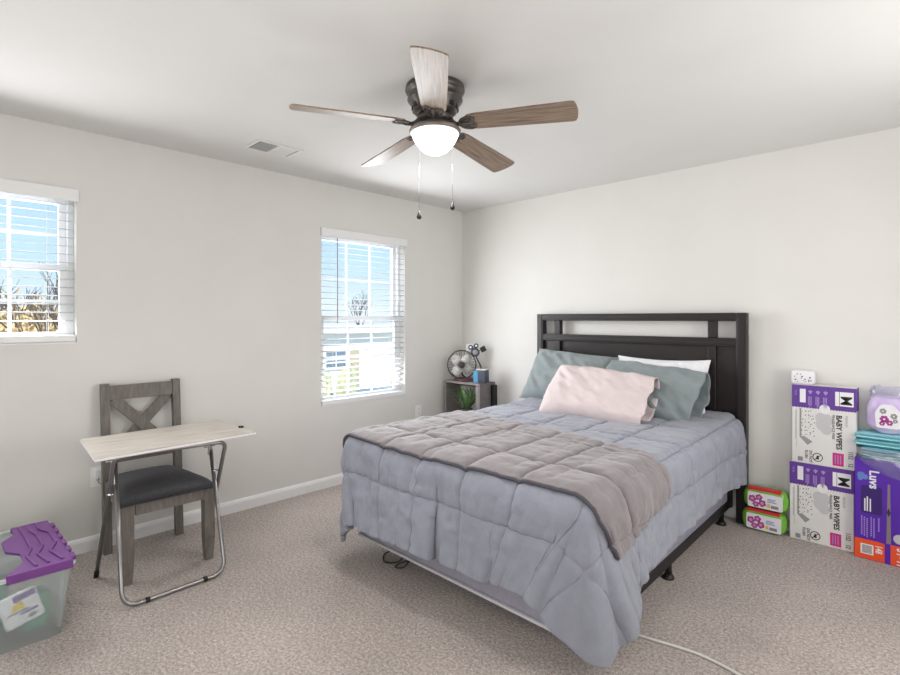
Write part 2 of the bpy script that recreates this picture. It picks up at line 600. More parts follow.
# ------------------------------------------------------------------ windows
def window(n, w, label):
    root = bpy.data.objects.new('window_%d' % n, None)
    COL.objects.link(root)
    root.location = (-.09, (w['y0'] + w['y1']) / 2, w['z0'])
    root['kind'] = 'structure'
    root['label'] = label
    y0, y1, z0, z1 = w['y0'], w['y1'], w['z0'], w['z1']
    fw = .032
    g = G()
    g.box((-.135, y0, z0), (-.07, y0 + fw, z1), .003)
    g.box((-.135, y1 - fw, z0), (-.07, y1, z1), .003)
    g.box((-.135, y0 + fw, z1 - fw), (-.07, y1 - fw, z1), .003)
    g.box((-.135, y0 + fw, z0), (-.07, y1 - fw, z0 + fw), .003)
    build('frame', g, 'vinyl', root)
    # drywall return sill board
    build('sill', G().box((-.07, y0, z0 - .002), (.0, y1, z0 + .012), .003), 'trim', root)
    zm = (z0 + z1) / 2
    for up in (1, 0):
        x = -.125 if up else -.098
        a, b_ = (zm - .018, z1 - fw) if up else (z0 + fw, zm + .018)
        ya, yb = y0 + fw, y1 - fw
        sw = .036
        g = G()
        g.box((x, ya, a), (x + .026, ya + sw, b_), .002)
        g.box((x, yb - sw, a), (x + .026, yb, b_), .002)
        g.box((x, ya + sw, b_ - sw), (x + .026, yb - sw, b_), .002)
        g.box((x, ya + sw, a), (x + .026, yb - sw, a + sw), .002)
        s = build('sash', g, 'vinyl', root)
        g = G()
        xc = x + .013
        for k in (1, 2):
            yy = ya + sw + (yb - ya - 2 * sw) * k / 3
            g.box((xc - .006, yy - .008, a + sw), (xc + .006, yy + .008, b_ - sw))
        zz = (a + b_) / 2
        g.box((xc - .0055, ya + sw, zz - .008), (xc + .0055, yb - sw, zz + .008))
        build('muntin', g, 'vinyl', s)
        build('pane', G().box((xc - .002, ya + sw - .004, a + sw - .004), (xc + .002, yb - sw + .004, b_ - sw + .004)), 'glass', s)
    return root


window(1, W1, 'short white vinyl window at the left end of the wall')
window(2, W2, 'tall white vinyl window between the chair and the nightstand')


def blind(w, label, wand_y):
    y0, y1, z0, z1 = w['y0'] + .004, w['y1'] - .004, w['z0'], w['z1']
    root = thing('window_blind', label, 'blind', (-.03, (y0 + y1) / 2, z1 - .002), 'white slatted blinds on the window wall')
    g = G()
    g.box((.004, y0 - .012, z1 - .058), (.026, y1 + .012, z1 + .012), .004)     # valance over the opening edge
    g.box((-.058, y0, z1 - .046), (.004, y1, z1 - .004), .003)
    build('headrail', g, 'trim', root)
    g = G()
    z = z1 - .075
    pitch = .0475
    zs = []
    tilt = math.radians(-6)
    while z > z0 + .085:
        zs.append(z)
        # gently crowned slat, tipped a little
        n = 5
        vs = []
        for yy in (y0 + .004, y1 - .004):
            for side in (1, -1):
                for k in range(n):
                    t = -1 + 2 * k / (n - 1)
                    xx = -.028 + .0245 * t * math.cos(tilt)
                    zz = z + .0245 * t * math.sin(tilt) + .0025 * (1 - t * t) + side * .0013
                    vs.append((xx, yy, zz))
        fs = []
        N = 2 * n
        for k in range(n - 1):
            fs.append((k, k + 1, N + k + 1, N + k))
            fs.append((n + k + 1, n + k, N + n + k, N + n + k + 1))
        fs.append((0, N, N + n, n)); fs.append((n - 1, 2 * n - 1, N + 2 * n - 1, N + n - 1))
        fs.append(tuple(list(range(n - 1, -1, -1)) + list(range(n, 2 * n)))); fs.append(tuple(list(range(N, N + n)) + list(range(N + 2 * n - 1, N + n - 1, -1))))
        g.add(vs, fs, True)
        z -= pitch
    build('slats', g, 'slat', root)
    g = G()
    g.box((-.052, y0 + .002, z0 + .0125), (.012, y1 - .002, z0 + .05), .004)
    build('bottom_rail', g, 'trim', root)
    L = y1 - y0
    for fy in (.16, .84):
        g = G()
        yy = y0 + L * fy
        for xx in (-.053, -.003):
            g.tube([(xx, yy, z0 + .03), (xx, yy, z1 - .04)], .0011, 5)
        build('ladder_cord', g, 'trim', root)
    if wand_y is not None:
        build('wand', G().tube([(.012, wand_y, z1 - .05), (.014, wand_y, z1 - .75)], .0035, 8), 'cgrey', root)
    return root


blind(W1, 'white slatted blind over the short window at left', None)
blind(W2, 'white slatted blind over the tall window beside the nightstand', -1.50)

# ------------------------------------------------------------------ ceiling vent
vt = thing('ceiling_vent', 'white rectangular air register set flush in the ceiling', 'vent', (.49, -2.3, RZ))
g = G()
x0, x1, y0, y1 = .385, .60, -2.45, -2.145
zf0, zf1 = RZ - .006, RZ
fr = .022
g.box((x0, y0, zf0), (x1, y0 + fr, zf1), .002); g.box((x0, y1 - fr, zf0), (x1, y1, zf1), .002)
g.box((x0, y0 + fr, zf0), (x0 + fr, y1 - fr, zf1), .002); g.box((x1 - fr, y0 + fr, zf0), (x1, y1 - fr, zf1), .002)
ymid = (y0 + y1) / 2
g.box((x0 + fr, ymid - .008, zf0), (x1 - fr, ymid + .008, zf1), .001)
build('frame', g, 'vent', vt)
build('backing', G().box((x0 + .01, y0 + .01, RZ - .0012), (x1 - .01, y1 - .01, RZ - .0002)), 'duct', vt)
for h, sgn in ((0, 1), (1, -1)):
    g = G()
    a = y0 + fr + .004 if h == 0 else ymid + .010
    b_ = ymid - .010 if h == 0 else y1 - fr - .004
    n = 9
    for k in range(n):
        yy = a + (b_ - a) * (k + .5) / n
        g.bar((x0 + fr, yy + sgn * .004, RZ - .0038), (x1 - fr, yy + sgn * .004, RZ - .0038), .0012 if h == 0 else .011, .0045 if h == 0 else .0012, (0, 0, 1))
    build('louver', g, 'vent', vt)


# ------------------------------------------------------------------ wall outlets
def outlet(y, z, label):
    t = thing('wall_outlet', label, 'outlet', (0, y, z), 'outlets on the window wall')
    build('cover_plate', G().box((0, y - .035, z - .058), (.006, y + .035, z + .058), .002), 'plate', t)
    for s in (-1, 1):
        so = build('socket', G().box((.006, y - .017, z + s * .021 - .015), (.0085, y + .017, z + s * .021 + .015), .002), 'plate', t)
        g = G()
        for q in (-.006, .006):
            g.box((.0085, y + q - .001, z + s * .021 - .002), (.009, y + q + .001, z + s * .021 + .007))
        g.box((.0085, y - .002, z + s * .021 - .010), (.009, y + .002, z + s * .021 - .006))
        build('slot', g, 'slot', so)
    return t


outlet(-.605, .487, 'white double outlet low on the wall between tall window and nightstand')
outlet(-3.150, .425, 'white double outlet on the wall behind the chair and folding tray')
t = thing('power_adapter', 'white plug adapter in the outlet behind the chair', 'plug', (.0085, -3.150, .447))
build('body', G().box((.0092, -3.172, .425), (.04, -3.132, .475), .005), 'plate', t)
build('cord', G().tube(fillet([(.028, -3.152, .426), (.03, -3.152, .395), (.05, -3.14, .385), (.055, -3.12, .395)], .02), .0025, 6), 'cgrey', t)

# ------------------------------------------------------------------ ceiling fan
FX, FY = 1.872, -2.20
fan = thing('ceiling_fan', 'bronze ceiling fan with five wood grain blades and a lit globe', 'ceiling fan', (FX, FY, RZ))
g = G().lathe([(.125, 0), (.137, -.004), (.140, -.022), (.136, -.032), (.128, -.036), (.126, -.06), (.130, -.066), (.126, -.074),
               (.112, -.088), (.104, -.118), (.098, -.124), (.090, -.132), (.06, -.138), (.0, -.138)], 40, (FX, FY, RZ))
hs = build('motor_housing', g, 'bronze', fan)
g = G()
for k in range(14):
    a = 2 * PI * k / 14
    c, s_ = math.cos(a), math.sin(a)
    mt = Matrix.Translation((FX + c * .1075, FY + s_ * .1075, RZ - .104)) @ Matrix.Rotation(a, 4, 'Z')
    g.mark().box((-.003, -.012, -.011), (.003, .012, .011), .002, mt)
build('cooling_slot', g, 'black', hs)
build('rotor_hub', G().lathe([(0, -.136), (.075, -.136), (.082, -.142), (.082, -.158), (.07, -.166), (.05, -.170), (.0, -.170)], 32, (FX, FY, RZ)), 'bronze', fan)
g = G().lathe([(0, -.160), (.055, -.160), (.058, -.172), (.068, -.182), (.098, -.190), (.115, -.198), (.121, -.207), (.121, -.216), (.112, -.219), (0, -.219)], 40, (FX, FY, RZ))
lk = build('light_plate', g, 'pewter', fan)
g = G().lathe([(.110, -.2195), (.112, -.224), (.106, -.238), (.094, -.262), (.076, -.286), (.052, -.307), (.026, -.319), (.0, -.3225)], 40, (FX, FY, RZ))
build('globe', g, 'globe', fan, 'glowing white glass globe')
BZ = 2.262
outl = [(.150, .034), (.165, .050), (.20, .057), (.40, .064), (.60, .070), (.630, .071), (.642, .066), (.650, .045), (.655, .0)]
outl = outl + [(x, -y) for x, y in reversed(outl[:-1])]
for k in range(5):
    th = math.radians(-46 + 72 * k)
    lift = math.radians((1.7, -1.3, -4.6, -3.2, .4)[k])
    rot = Matrix.Translation((FX, FY, BZ)) @ Matrix.Rotation(th, 4, 'Z') @ Matrix.Rotation(-lift, 4, 'Y') @ Matrix.Rotation(math.radians(-13), 4, 'X')
    bl = thing('blade_tmp', '', '', (0, 0, 0)) if False else None
    # each blade mesh keeps its own axes so that the grain runs along it
    g = G().prism(outl, -.0035, .0035)
    o = build('blade', g, 'blade', None, local=True)
    o.parent = fan
    o.matrix_local = Matrix.Translation((-FX, -FY, -RZ)) @ rot
    # iron: curved arm to the hub and a scrolled bracket under the blade root
    g = G()
    inv = rot.inverted()
    hub = inv @ Vector((FX + .072 * math.cos(th), FY + .072 * math.sin(th), RZ - .150))
    g.tube(fillet([hub, (hub.x * .5 + .06, 0, -.012 + hub.z * .3), (.13, 0, -.012), (.185, 0, -.006)], .03, 5), [.009] * 14, 8)
    for sy in (1, -1):
        g.tube(fillet([(.118, 0, -.008), (.132, .034 * sy, -.007), (.165, .046 * sy, -.007), (.195, .038 * sy, -.007), (.19, .014 * sy, -.007), (.172, .018 * sy, -.007)], .014, 4), .0052, 6)
    g.prism([(.12, -.012), (.15, -.036), (.175, -.036), (.185, 0), (.175, .036), (.15, .036), (.12, .012)], -.0075, -.0036)
    for q in ((.16, .026), (.16, -.026), (.186, 0)):
        g.sphere((q[0], q[1], -.009), .005, u=8, v=6)
    a_ = build('blade_arm', g, 'bronze', o, local=True)
for dx, zb, nm in ((-.075, 1.822, 'globe'), (.068, 1.838, 'fan')):
    R = Vector((math.cos(HEAD), math.sin(HEAD), 0))
    p = Vector((FX, FY, 0)) + R * dx * 1.0
    if nm == 'fan':
        p = p + Vector((.0, .02, 0)); zb = 1.868
    g = G().tube([(p.x, p.y, zb + .03), (p.x, p.y, RZ - .219)], .0013, 6)
    ch = build('pull_chain', g, 'chrome', fan)
    g = G().lathe([(0, .034), (.004, .032), (.005, .024), (.011, .012), (.012, .005), (.007, -.002), (0, -.004)], 12, (p.x, p.y, zb))
    build('chain_pendant', g, 'black', ch)
light('fan_lamp', 'SPOT', (FX, FY, 2.07), 24, (1, .965, .92), shadow_soft_size=.09, spot_size=rad(176), spot_blend=1.0, aim=(FX, FY, 0))

# ------------------------------------------------------------------ bed
# bedding is very slightly splayed towards the foot, as in the photo
BX0, BX1 = 1.145, 2.57
BTOP = .672
YH, YF = -.125, -2.165


def splay(P):
    P = np.array(P, float)
    k = np.clip((P[..., 0] - 1.1) / 1.47, -.2, 1.25)
    tt = np.clip(-(P[..., 1] + .12) / 2.05, 0, 1.3)
    P[..., 0] = P[..., 0] + .075 * k * tt
    P[..., 1] = P[..., 1] - .02 * k * tt
    return P


bed = thing('bed_frame', 'espresso wood headboard on a black metal bed frame', 'bed', (1.81, -1.1, 0))
# headboard, plane y about -.1 .. -.04
hx0, hx1, hy0, hy1, ht = .985, 2.633, -.098, -.036, 1.392
g = G()
g.box((1.045, hy0 + .028, .60), (2.572, hy1 - .014, 1.165), .002)
hb = build('headboard', g, 'espresso', bed, 'dark wood panel headboard with an open strip below the top rail')
for a in (hx0, hx1 - .062):
    g = G()
    g.box((a, hy0, 0), (a + .062, hy1, ht), .005)
    g.box((a + .012, hy0 - .004, .1), (a + .05, hy0 + .002, ht - .02), .003)
    build('post', g, 'espresso', hb)
g = G().box((hx0 + .062, hy0, 1.336), (hx1 - .062, hy1, ht), .005)
g.box((hx0 + .055, hy0 - .004, 1.35), (hx1 - .055, hy0 + .002, ht - .014), .003)
build('top_rail', g, 'espresso', hb)
g = G().box((hx0 + .062, hy0 + .004, 1.165), (hx1 - .062, hy1 - .004, 1.222), .004)
g.box((hx0 + .062, hy0 - .002, 1.178), (hx1 - .062, hy0 + .006, 1.208), .003)
build('middle_rail', g, 'espresso', hb)
g = G().box((hx0 + .062, hy0 + .004, .60), (hx1 - .062, hy1 - .004, .66), .004)
build('bottom_rail', g, 'espresso', hb)
for a in (1.160, 2.392):
    g = G().box((a, hy0 + .006, 1.222), (a + .054, hy1 - .006, 1.336), .004)
    g.box((a, hy0 + .006, .66), (a + .054, hy0 + .03, 1.165), .004)
    build('mullion', g, 'espresso', hb)
sp = lambda x, y, z: Vector(splay([x, y, z]))
for sx in (0, 1):
    g = G()
    xx = BX0 - .003 if sx == 0 else BX1 - .03
    o_ = -1 if sx == 0 else 1
    a0, b0 = sp(xx, YH + .01, .125), sp(xx, YF + (.14 if sx == 0 else .10), .125)
    g.bar(a0, b0, .004, .055, bev=.001)
    g.bar(a0 + Vector((-o_ * .022, 0, -.025)), b0 + Vector((-o_ * .022, 0, -.025)), .044, .004)
    build('side_rail', g, 'black', bed)
for y in (-.20, -1.15, -1.82):
    a0, b0 = sp(BX0 + .02, y, .102), sp(BX1 - .04, y, .102)
    build('cross_rail', G().bar(a0, b0, .035, .01), 'black', bed)
    for x in (BX0 + .06, BX1 - .06):
        q = sp(x, y, 0)
        g = G().tube([(q.x, q.y, .02), (q.x, q.y, .10)], .017, 10)
        g.lathe([(0, 0), (.030, 0), (.031, .006), (.024, .018), (.017, .026), (0, .026)], 16, (q.x, q.y, 0))
        build('leg', g, 'blackp', bed)
for x, s_ in ((hx0 + .05, -1), (hx1 + .002, 1)):
    g = G().tube([(x, -.11, .235), (x + .02 * s_, -.11, .235)], .006, 8)
    g.sphere((x + .026 * s_, -.11, .235), .015, u=10, v=8)
    build('thumb_screw', g, 'blackp', bed)
for x in (hx0 + .08, hx1 - .13):
    build('bracket', G().box((x, -.135, .10), (x + .05, -.0985, .29), .003), 'black', bed)


def slab(x0, x1, y0, y1, z0, z1, r, n=24):
    """rounded slab with the bed's splay"""
    g = G()
    bmh = bmesh.new()
    bmesh.ops.create_cube(bmh, size=1)
    for v in bmh.verts:
        v.co = Vector((x0 + (v.co.x + .5) * (x1 - x0), y0 + (v.co.y + .5) * (y1 - y0), z0 + (v.co.z + .5) * (z1 - z0)))
    bmesh.ops.bevel(bmh, geom=bmh.edges[:], offset=r, segments=4, affect='EDGES', profile=.5)
    for v in bmh.verts:
        v.co = sp(*v.co)
    return g.bm(bmh, True)


bs = thing('box_spring', 'grey box spring showing below the comforter on the metal frame', 'box spring', (1.83, -1.1, .108))
build('cover', slab(BX0 + .005, BX1 - .035, YF + .04, YH - .015, .124, .36, .018), 'boxspring', bs)
build('bottom_edge', slab(BX0 + .009, BX1 - .039, YF + .037, YH - .02, .109, .123, .005), 'bstrim', bs, 'white bottom edge')
mt_ = build('mattress', slab(BX0 + .03, BX1 - .035, YF + .04, YH - .015, .362, .645, .05), 'mattress', None, at=(1.83, -1.1, .362))
tag(mt_, 'mattress hidden under the blue grey comforter', 'mattress')


def prof(u, r):
    """unrolled distance past an edge -> (outward, down)"""
    u = np.maximum(u, 0)
    a = np.minimum(u / r, PI / 2)
    out = r * np.sin(a)
    down = r * (1 - np.cos(a)) + np.maximum(u - r * PI / 2, 0)
    return out, down


def drape(s, t):
    """cloth coordinates: s across (x where flat), t along (distance from the head end)"""
    r = .06
    Lt = (YH - YF)
    ex0, ex1 = BX0 + r * .6, BX1 - r * .6
    aR = np.maximum(s - ex1, 0); aL = np.maximum(ex0 - s, 0)
    tf = Lt - r * .6
    bF = np.maximum(t - tf, 0)
    a = np.maximum(aR, aL); sg = np.where(aR > 0, 1.0, -1.0)
    rho = np.hypot(a, bF)
    rho = np.where((a > 0) & (bF > 0) & (rho > .58), .58 + .085 * (1 - np.exp(-(rho - .58) / .085)), rho)
    phi = np.arctan2(bF, a)
    out, down = prof(rho, r)
    isc = (a > 0) & (bF > 0)
    corner = np.sin(2 * phi) * isc
    hang = np.clip((down - .05) / .35, 0, 1.6)
    right = np.where(s > (ex0 + ex1) / 2, 1.0, 0.0)
    # soft vertical folds, stronger lower down
    along = np.where(bF > a, s * 1.0, t * 1.0)
    fold = .014 * hang * vn(along * 9, hang * .7, 5) + .006 * hang * vn(along * 22, hang * .9, 6)
    edge = np.clip((rho - .02) / .1, 0, 1)
    out = out + edge * fold * (1 - corner)
    # the square corner of the cloth falls as a broad flap, flared and gently fluted
    out = out + corner * hang * (.045 + .052 * right + .016 * np.cos(phi * 8) + .010 * np.cos(phi * 18 + 1))
    # side flare at the hem
    out = out + np.where(right > 0, .010, .062) * hang
    # bunched cloth beside the headboard on the right
    bun = np.exp(-((t - .16) / .12) ** 2) * (aR > 0) * np.clip(aR / .12, 0, 1)
    out = out + bun * (.028 + .014 * np.sin(t * 60))
    c, sn = np.cos(phi), np.sin(phi)
    # the flap spreads to both sides along the bed's edges
    tau = hang * (.13 + .05 * right)
    dside = np.maximum(tf - t, 0); dfoot = np.where(right > 0, np.maximum(ex1 - s, 0), np.maximum(s - ex0, 0))
    ty = np.where(isc, tau * np.cos(phi) ** 1.5, np.where(a > 0, tau * np.exp(-(dside / .32) ** 2), 0))
    tx = np.where(isc, tau * np.sin(phi) ** 1.5, np.where(bF > 0, tau * np.exp(-(dfoot / .32) ** 2), 0))
    sgx = np.where(right > 0, 1.0, -1.0)
    x = np.clip(s, ex0, ex1) + np.where(rho > 0, out * c * sg, 0)
    y = YH - np.minimum(t, tf) - np.where(rho > 0, out * sn, 0)
    x = x - sgx * tx
    y = y + ty
    z = BTOP - down
    z = z + .018 * np.exp(-(t / .45) ** 2) * np.clip(1 - rho * 6, 0, 1)        # a little higher at the pillows
    z = np.maximum(z, .025 + .012 * vn(s * 9, t * 9, 8))
    return np.stack([x, y, z], -1)


SEAM_S = np.array([1.19 + .275 * k for k in range(-3, 9)])
TF = YH * 0 + (YH - YF) - .036
SEAM_T = np.array([TF + .20 - .40 * k for k in range(-1, 7)])


def puff(s, t, S, T, h, w):
    ds = np.min(np.abs(s[..., None] - S), -1)
    dt = np.min(np.abs(t[..., None] - T), -1)
    return h * (1 - np.exp(-ds / w)) * (1 - np.exp(-dt / w)), ds, dt


def comforter_disp(s, t, rough=1.0):
    # seam in the overhang sits parallel to the edge
    S = np.concatenate([SEAM_S[(SEAM_S > BX0 + .05) & (SEAM_S < BX1 + .02)], [BX1 - .036 + .20, BX0 + .036 - .20]])
    p, ds, dt = puff(s, t, S, SEAM_T, .014, .016)
    near = np.exp(-np.minimum(ds, dt) / .05)
    p = p - .007 * np.exp(-(np.minimum(ds, dt) / .009) ** 2)
    p_only = p
    d = p + .0035 * fbm(s * 11, t * 11, 3) + .0016 * vn(s * 34, t * 34, 4)
    rg = 1 - np.abs(fbm(s * 6 + .3 * t, t * 8, 41, 2)) / 1.2
    d = d + .006 * np.clip(rg, 0, 1) ** 5
    d = d + near * .0080 * np.where(ds < dt, vn(s * 12, t * 45, 11), vn(s * 45, t * 12, 12))
    foot = np.clip((t - TF) / .1, 0, 1)
    calm = 1 - .85 * np.clip(np.minimum(np.maximum(s - BX1 + .04, 0), np.maximum(t - TF, 0)) / .06, 0, 1)
    calm = calm * (1 - .65 * np.clip((t - TF + .02) / .05, 0, 1) * np.exp(-(np.clip(BX1 - s, 0, 9) / .26) ** 2))
    d = p + (d - p) * calm
    d = d + calm * foot * .012 * fbm(s * 20, t * 5, 14, 3)
    side = np.clip((s - BX1) / .1, 0, 1)
    d = d + calm * side * .006 * fbm(s * 5, t * 16, 15, 3)
    # rumpled patch in front of the pillows
    ru = np.exp(-(((s - 1.78) / .22) ** 2 + ((t - .95) / .22) ** 2))
    d = d + ru * .007 * fbm(s * 26, t * 26, 16, 2)
    q = (d - p_only) * rough
    for _ in range(2):                      # soften single-sample spikes
        q = np.pad(q, 1, mode='edge')
        q = (q[1:-1, 1:-1] * 2 + q[:-2, 1:-1] + q[2:, 1:-1] + q[1:-1, :-2] + q[1:-1, 2:]) / 6
    return p_only * (.4 + .6 * calm) + q


def cloth_mesh(s, t, disp):
    P = drape(s, t)
    N = grid_normals(P)
    N = np.where(N[..., 2:3] < -.3, -N, N)
    Q = P + N * disp[..., None]
    return splay(Q)


ns_, nt_ = 290, 300
u = np.linspace(0, 1, ns_)[:, None]; v = np.linspace(0, 1, nt_)[None, :]
tmax = TF + .450 + .012 * vn(u * 7, u * 0, 21)
t_ = np.broadcast_to(v * tmax, (ns_, nt_)).copy()
sL = BX0 + .036 - .50
sR_ = BX1 - .036 + np.interp(t_, [0, .25, .5, 1.4, 1.75, 2.0, 2.6], [.40, .40, .375, .40, .44, .56, .58]) + .008 * vn(t_ * 6, t_ * 0, 22)
s_grid = sL + (sR_ - sL) * u
disp = comforter_disp(s_grid, t_)
P = cloth_mesh(s_grid, t_, disp)
g = G()
g.add(P.reshape(-1, 3).tolist(), [tuple(reversed(f)) for f in grid_faces(ns_, nt_)], True)
cf = build('comforter', g, 'comforter', None, at=(1.83, -1.1, BTOP))
tag(cf, 'blue grey quilted comforter draped over the bed', 'comforter')
md = cf.modifiers.new('thick', 'SOLIDIFY'); md.thickness = .018; md.offset = -1

# throw across the foot of the bed
nq, nr = 190, 96
u = np.linspace(0, 1, nq)[:, None]; v = np.linspace(0, 1, nr)[None, :]
t_foot = TF + .035
t0 = np.interp(u, [0, .25, .6, 1], [t_foot - .92, t_foot - .86, t_foot - .80, t_foot - .66])
t_ = t0 + (t_foot + .01 * np.sin(u * 5) - t0) * v
sl = BX0 + .036 - .13
sr = BX1 - .036 + .17 + .10 * v
s_ = sl + (sr - sl) * (u + 0 * v)
S2 = np.array([1.0 + .20 * k for k in range(0, 11)]); T2 = np.array([t_foot - .02 - .22 * k for k in range(0, 6)])
p2, ds, dt = puff(s_, t_, S2, T2, .008, .022)
d2 = comforter_disp(s_, t_, .45) + .023 + p2 + .003 * fbm(s_ * 18, t_ * 18, 31) + .002 * np.exp(-np.minimum(ds, dt) / .05) * vn(s_ * 50, t_ * 50, 33)
PT = cloth_mesh(s_, t_, d2)
tw = thing('throw_blanket', 'grey brown quilted throw laid across the foot of the bed', 'throw blanket', (1.85, -1.8, BTOP + .02))
g = G()
g.add(PT.reshape(-1, 3).tolist(), [tuple(reversed(f)) for f in grid_faces(nq, nr)], True)
tq = build('quilted_panel', g, 'throw', tw)
md = tq.modifiers.new('thick', 'SOLIDIFY'); md.thickness = .008; md.offset = -1
build('piping', G().tube([PT[i, -1] + np.array([0, -.002, .001]) for i in range(0, nq, 2)], .0085, 8), 'piping', tw, 'dark piping along the foot edge')
build('piping', G().tube([PT[-1, j] for j in range(0, nr, 3)] + [PT[-1, -1]], .004, 6), 'throw', tw)


# ------------------------------------------------------------------ pillows
def pillow(label, mat, w, h, thick, M4, seed, open_end=False, sag=.0):
    root = bpy.data.objects.new('pillow', None)
    root.empty_display_size = .05
    COL.objects.link(root)
    root.matrix_world = M4
    tag(root, label, 'pillow', 'pillows against the headboard')
    n, m = 61, 45
    ue = 1.0
    U = np.linspace(-1, 1, n)[:, None] * np.ones((1, m)); V = np.ones((n, 1)) * np.linspace(-1, 1, m)[None, :]
    g = G()
    lay = []
    for sgn in (1, -1):
        if open_end:
            # mouth of the case stays open on the +u side
            eu = np.where(U < 0, 1 - np.abs(U) ** 4.5, 1 - .45 * np.clip(U, 0, 1) ** 2.5)
        else:
            eu = 1 - np.abs(U) ** 4
        ev = 1 - np.abs(V) ** 3.2
        T = thick / 2 * np.power(np.clip(eu, 0, 1), .5) * np.power(np.clip(ev, 0, 1), .55)
        X = w / 2 * U * (1 - .07 * (1 - np.abs(V) ** 2) * (np.abs(U) ** 4) * (0 if open_end else 1))
        Y = h / 2 * V * (1 - .09 * (1 - np.abs(U) ** 2) * np.abs(V) ** 4)
        if open_end:
            pin = np.clip(U, 0, 1) ** 3
            Y = Y * (1 - .10 * pin)
            X = X + pin * (.022 * (1 - V ** 2) + .008 * vn(V * 3, V * 0, seed + 9))
        wr = .014 * fbm(U * 2.2 + V * 1.2, V * 2.4, seed, 3) + .010 * vn(U * 7 + V * 5, V * 2.2 - U * 2, seed + 4)
        if open_end:
            wr = wr + .012 * np.clip(U - .2, 0, 1) * np.sin(V * 9 + seed)
        Z = sgn * (T + wr * np.clip(T / (thick * .35), 0, 1))
        Z = Z - sag * (V ** 2)
        lay.append(np.stack([X, Y, Z], -1))
    top, bot = lay
    vs = top.reshape(-1, 3).tolist() + bot.reshape(-1, 3).tolist()
    N = n * m
    fs = [tuple(reversed(f)) for f in grid_faces(n, m)] + grid_faces(n, m, N)
    for i in range(n - 1):
        fs.append((i * m, (i + 1) * m, N + (i + 1) * m, N + i * m)); fs.append(((i + 1) * m + m - 1, i * m + m - 1, N + i * m + m - 1, N + (i + 1) * m + m - 1))
    for j in range(m - 1):
        fs.append((j + 1, j, N + j, N + j + 1))
        if not open_end:
            fs.append(((n - 1) * m + j, (n - 1) * m + j + 1, N + (n - 1) * m + j + 1, N + (n - 1) * m + j))
    g.add(vs, fs, True)
    o = build('pillowcase', g, mat, root, local=True)
    if open_end:
        md = o.modifiers.new('thick', 'SOLIDIFY'); md.thickness = .004; md.offset = -1
        # the pillow seen inside
        g = G().sphere((0, 0, 0), 1, u=28, v=18, sc=(w / 2 * .84, h / 2 * .84, thick / 2 * .80))
        build('pillow_insert', g, 'whitec', root, local=True)
    return root


def frame_mat(center, xdir, up_tilt, yaw_extra=0, roll=0):
    """local x along the pillow's length, local y up the lean, local z out of the face"""
    x = Vector(xdir).normalized()
    z0 = Vector((0, 0, 1))
    n = x.cross(z0).normalized()            # horizontal, points to the foot of the bed for x=+x
    y = (z0 * math.sin(up_tilt) - n * math.cos(up_tilt)).normalized()
    z = x.cross(y).normalized()
    R = Matrix((x, y, z)).transposed().to_4x4()
    return Matrix.Translation(center) @ R @ Matrix.Rotation(roll, 4, 'Z')


rad = math.radians
pillow('white pillow standing against the headboard behind the right sage pillow', 'whitec', .67, .42, .13,
       frame_mat((2.10, -.195, .868), (1, -.01, 0), rad(78), roll=rad(0)), 3)
pillow('sage green pillow leaning at the left end of the headboard', 'sage', .72, .48, .20,
       frame_mat((1.415, -.300, .880), (1, .06, 0), rad(56), roll=rad(-4)), 11)
pillow('sage green pillow with its open end facing right below the white pillow', 'sage', .70, .46, .23,
       frame_mat((2.09, -.385, .850), (1, .02, 0), rad(48), roll=rad(-4)), 19, True)
pillow('pale pink pillow lying in front of both sage pillows', 'pink', .72, .45, .21,
       frame_mat((1.86, -.66, .828), (1, .10, 0), rad(46), roll=rad(-4)), 27, True)

# ------------------------------------------------------------------ chair
ch = thing('dining_chair', 'grey wood dining chair with crossed back slats and charcoal seat', 'chair', (.33, -2.93, 0))
for y in (-3.147, -2.762):
    g = G()
    pts = [(.118, 0), (.095, .42), (.085, .56), (.052, .97)]
    for k in range(3):
        (xa, za), (xb, zb) = pts[k], pts[k + 1]
        w = .042
        g.hexa([(xa - .02, y, za), (xa + .02, y, za), (xa + .02, y + w, za), (xa - .02, y + w, za)],
               [(xb - .02, y, zb), (xb + .02, y, zb), (xb + .02, y + w, zb), (xb - .02, y + w, zb)])
    build('back_leg', g, 'chairwood', ch)
for y in (-3.175, -2.772):
    g = G()
    w = .055
    g.hexa([(.575, y + .008, 0), (.615, y + .008, 0), (.615, y + w - .008, 0), (.575, y + w - .008, 0)],
           [(.57, y, .12), (.62, y, .12), (.62, y + w, .12), (.57, y + w, .12)], bev=.002)
    g.hexa([(.57, y, .12), (.62, y, .12), (.62, y + w, .12), (.57, y + w, .12)],
           [(.555, y, .40), (.62, y, .40), (.62, y + w, .40), (.555, y + w, .40)], bev=.002)
    build('front_leg', g, 'chairwood', ch)
# seat rails
g = G()
g.box((.598, -3.114, .345), (.618, -2.765, .41), .002)
g.box((.09, -3.105, .345), (.112, -2.762, .41), .002)
g.hexa([(.11, -3.14, .345), (.11, -3.115, .345), (.56, -3.13, .345), (.56, -3.158, .345)], [(.11, -3.14, .41), (.11, -3.115, .41), (.56, -3.13, .41), (.56, -3.158, .41)])
g.hexa([(.11, -2.75, .345), (.11, -2.725, .345), (.56, -2.722, .345), (.56, -2.75, .345)], [(.11, -2.75, .41), (.11, -2.725, .41), (.56, -2.722, .41), (.56, -2.75, .41)])
build('seat_rail', g, 'chairwood', ch)
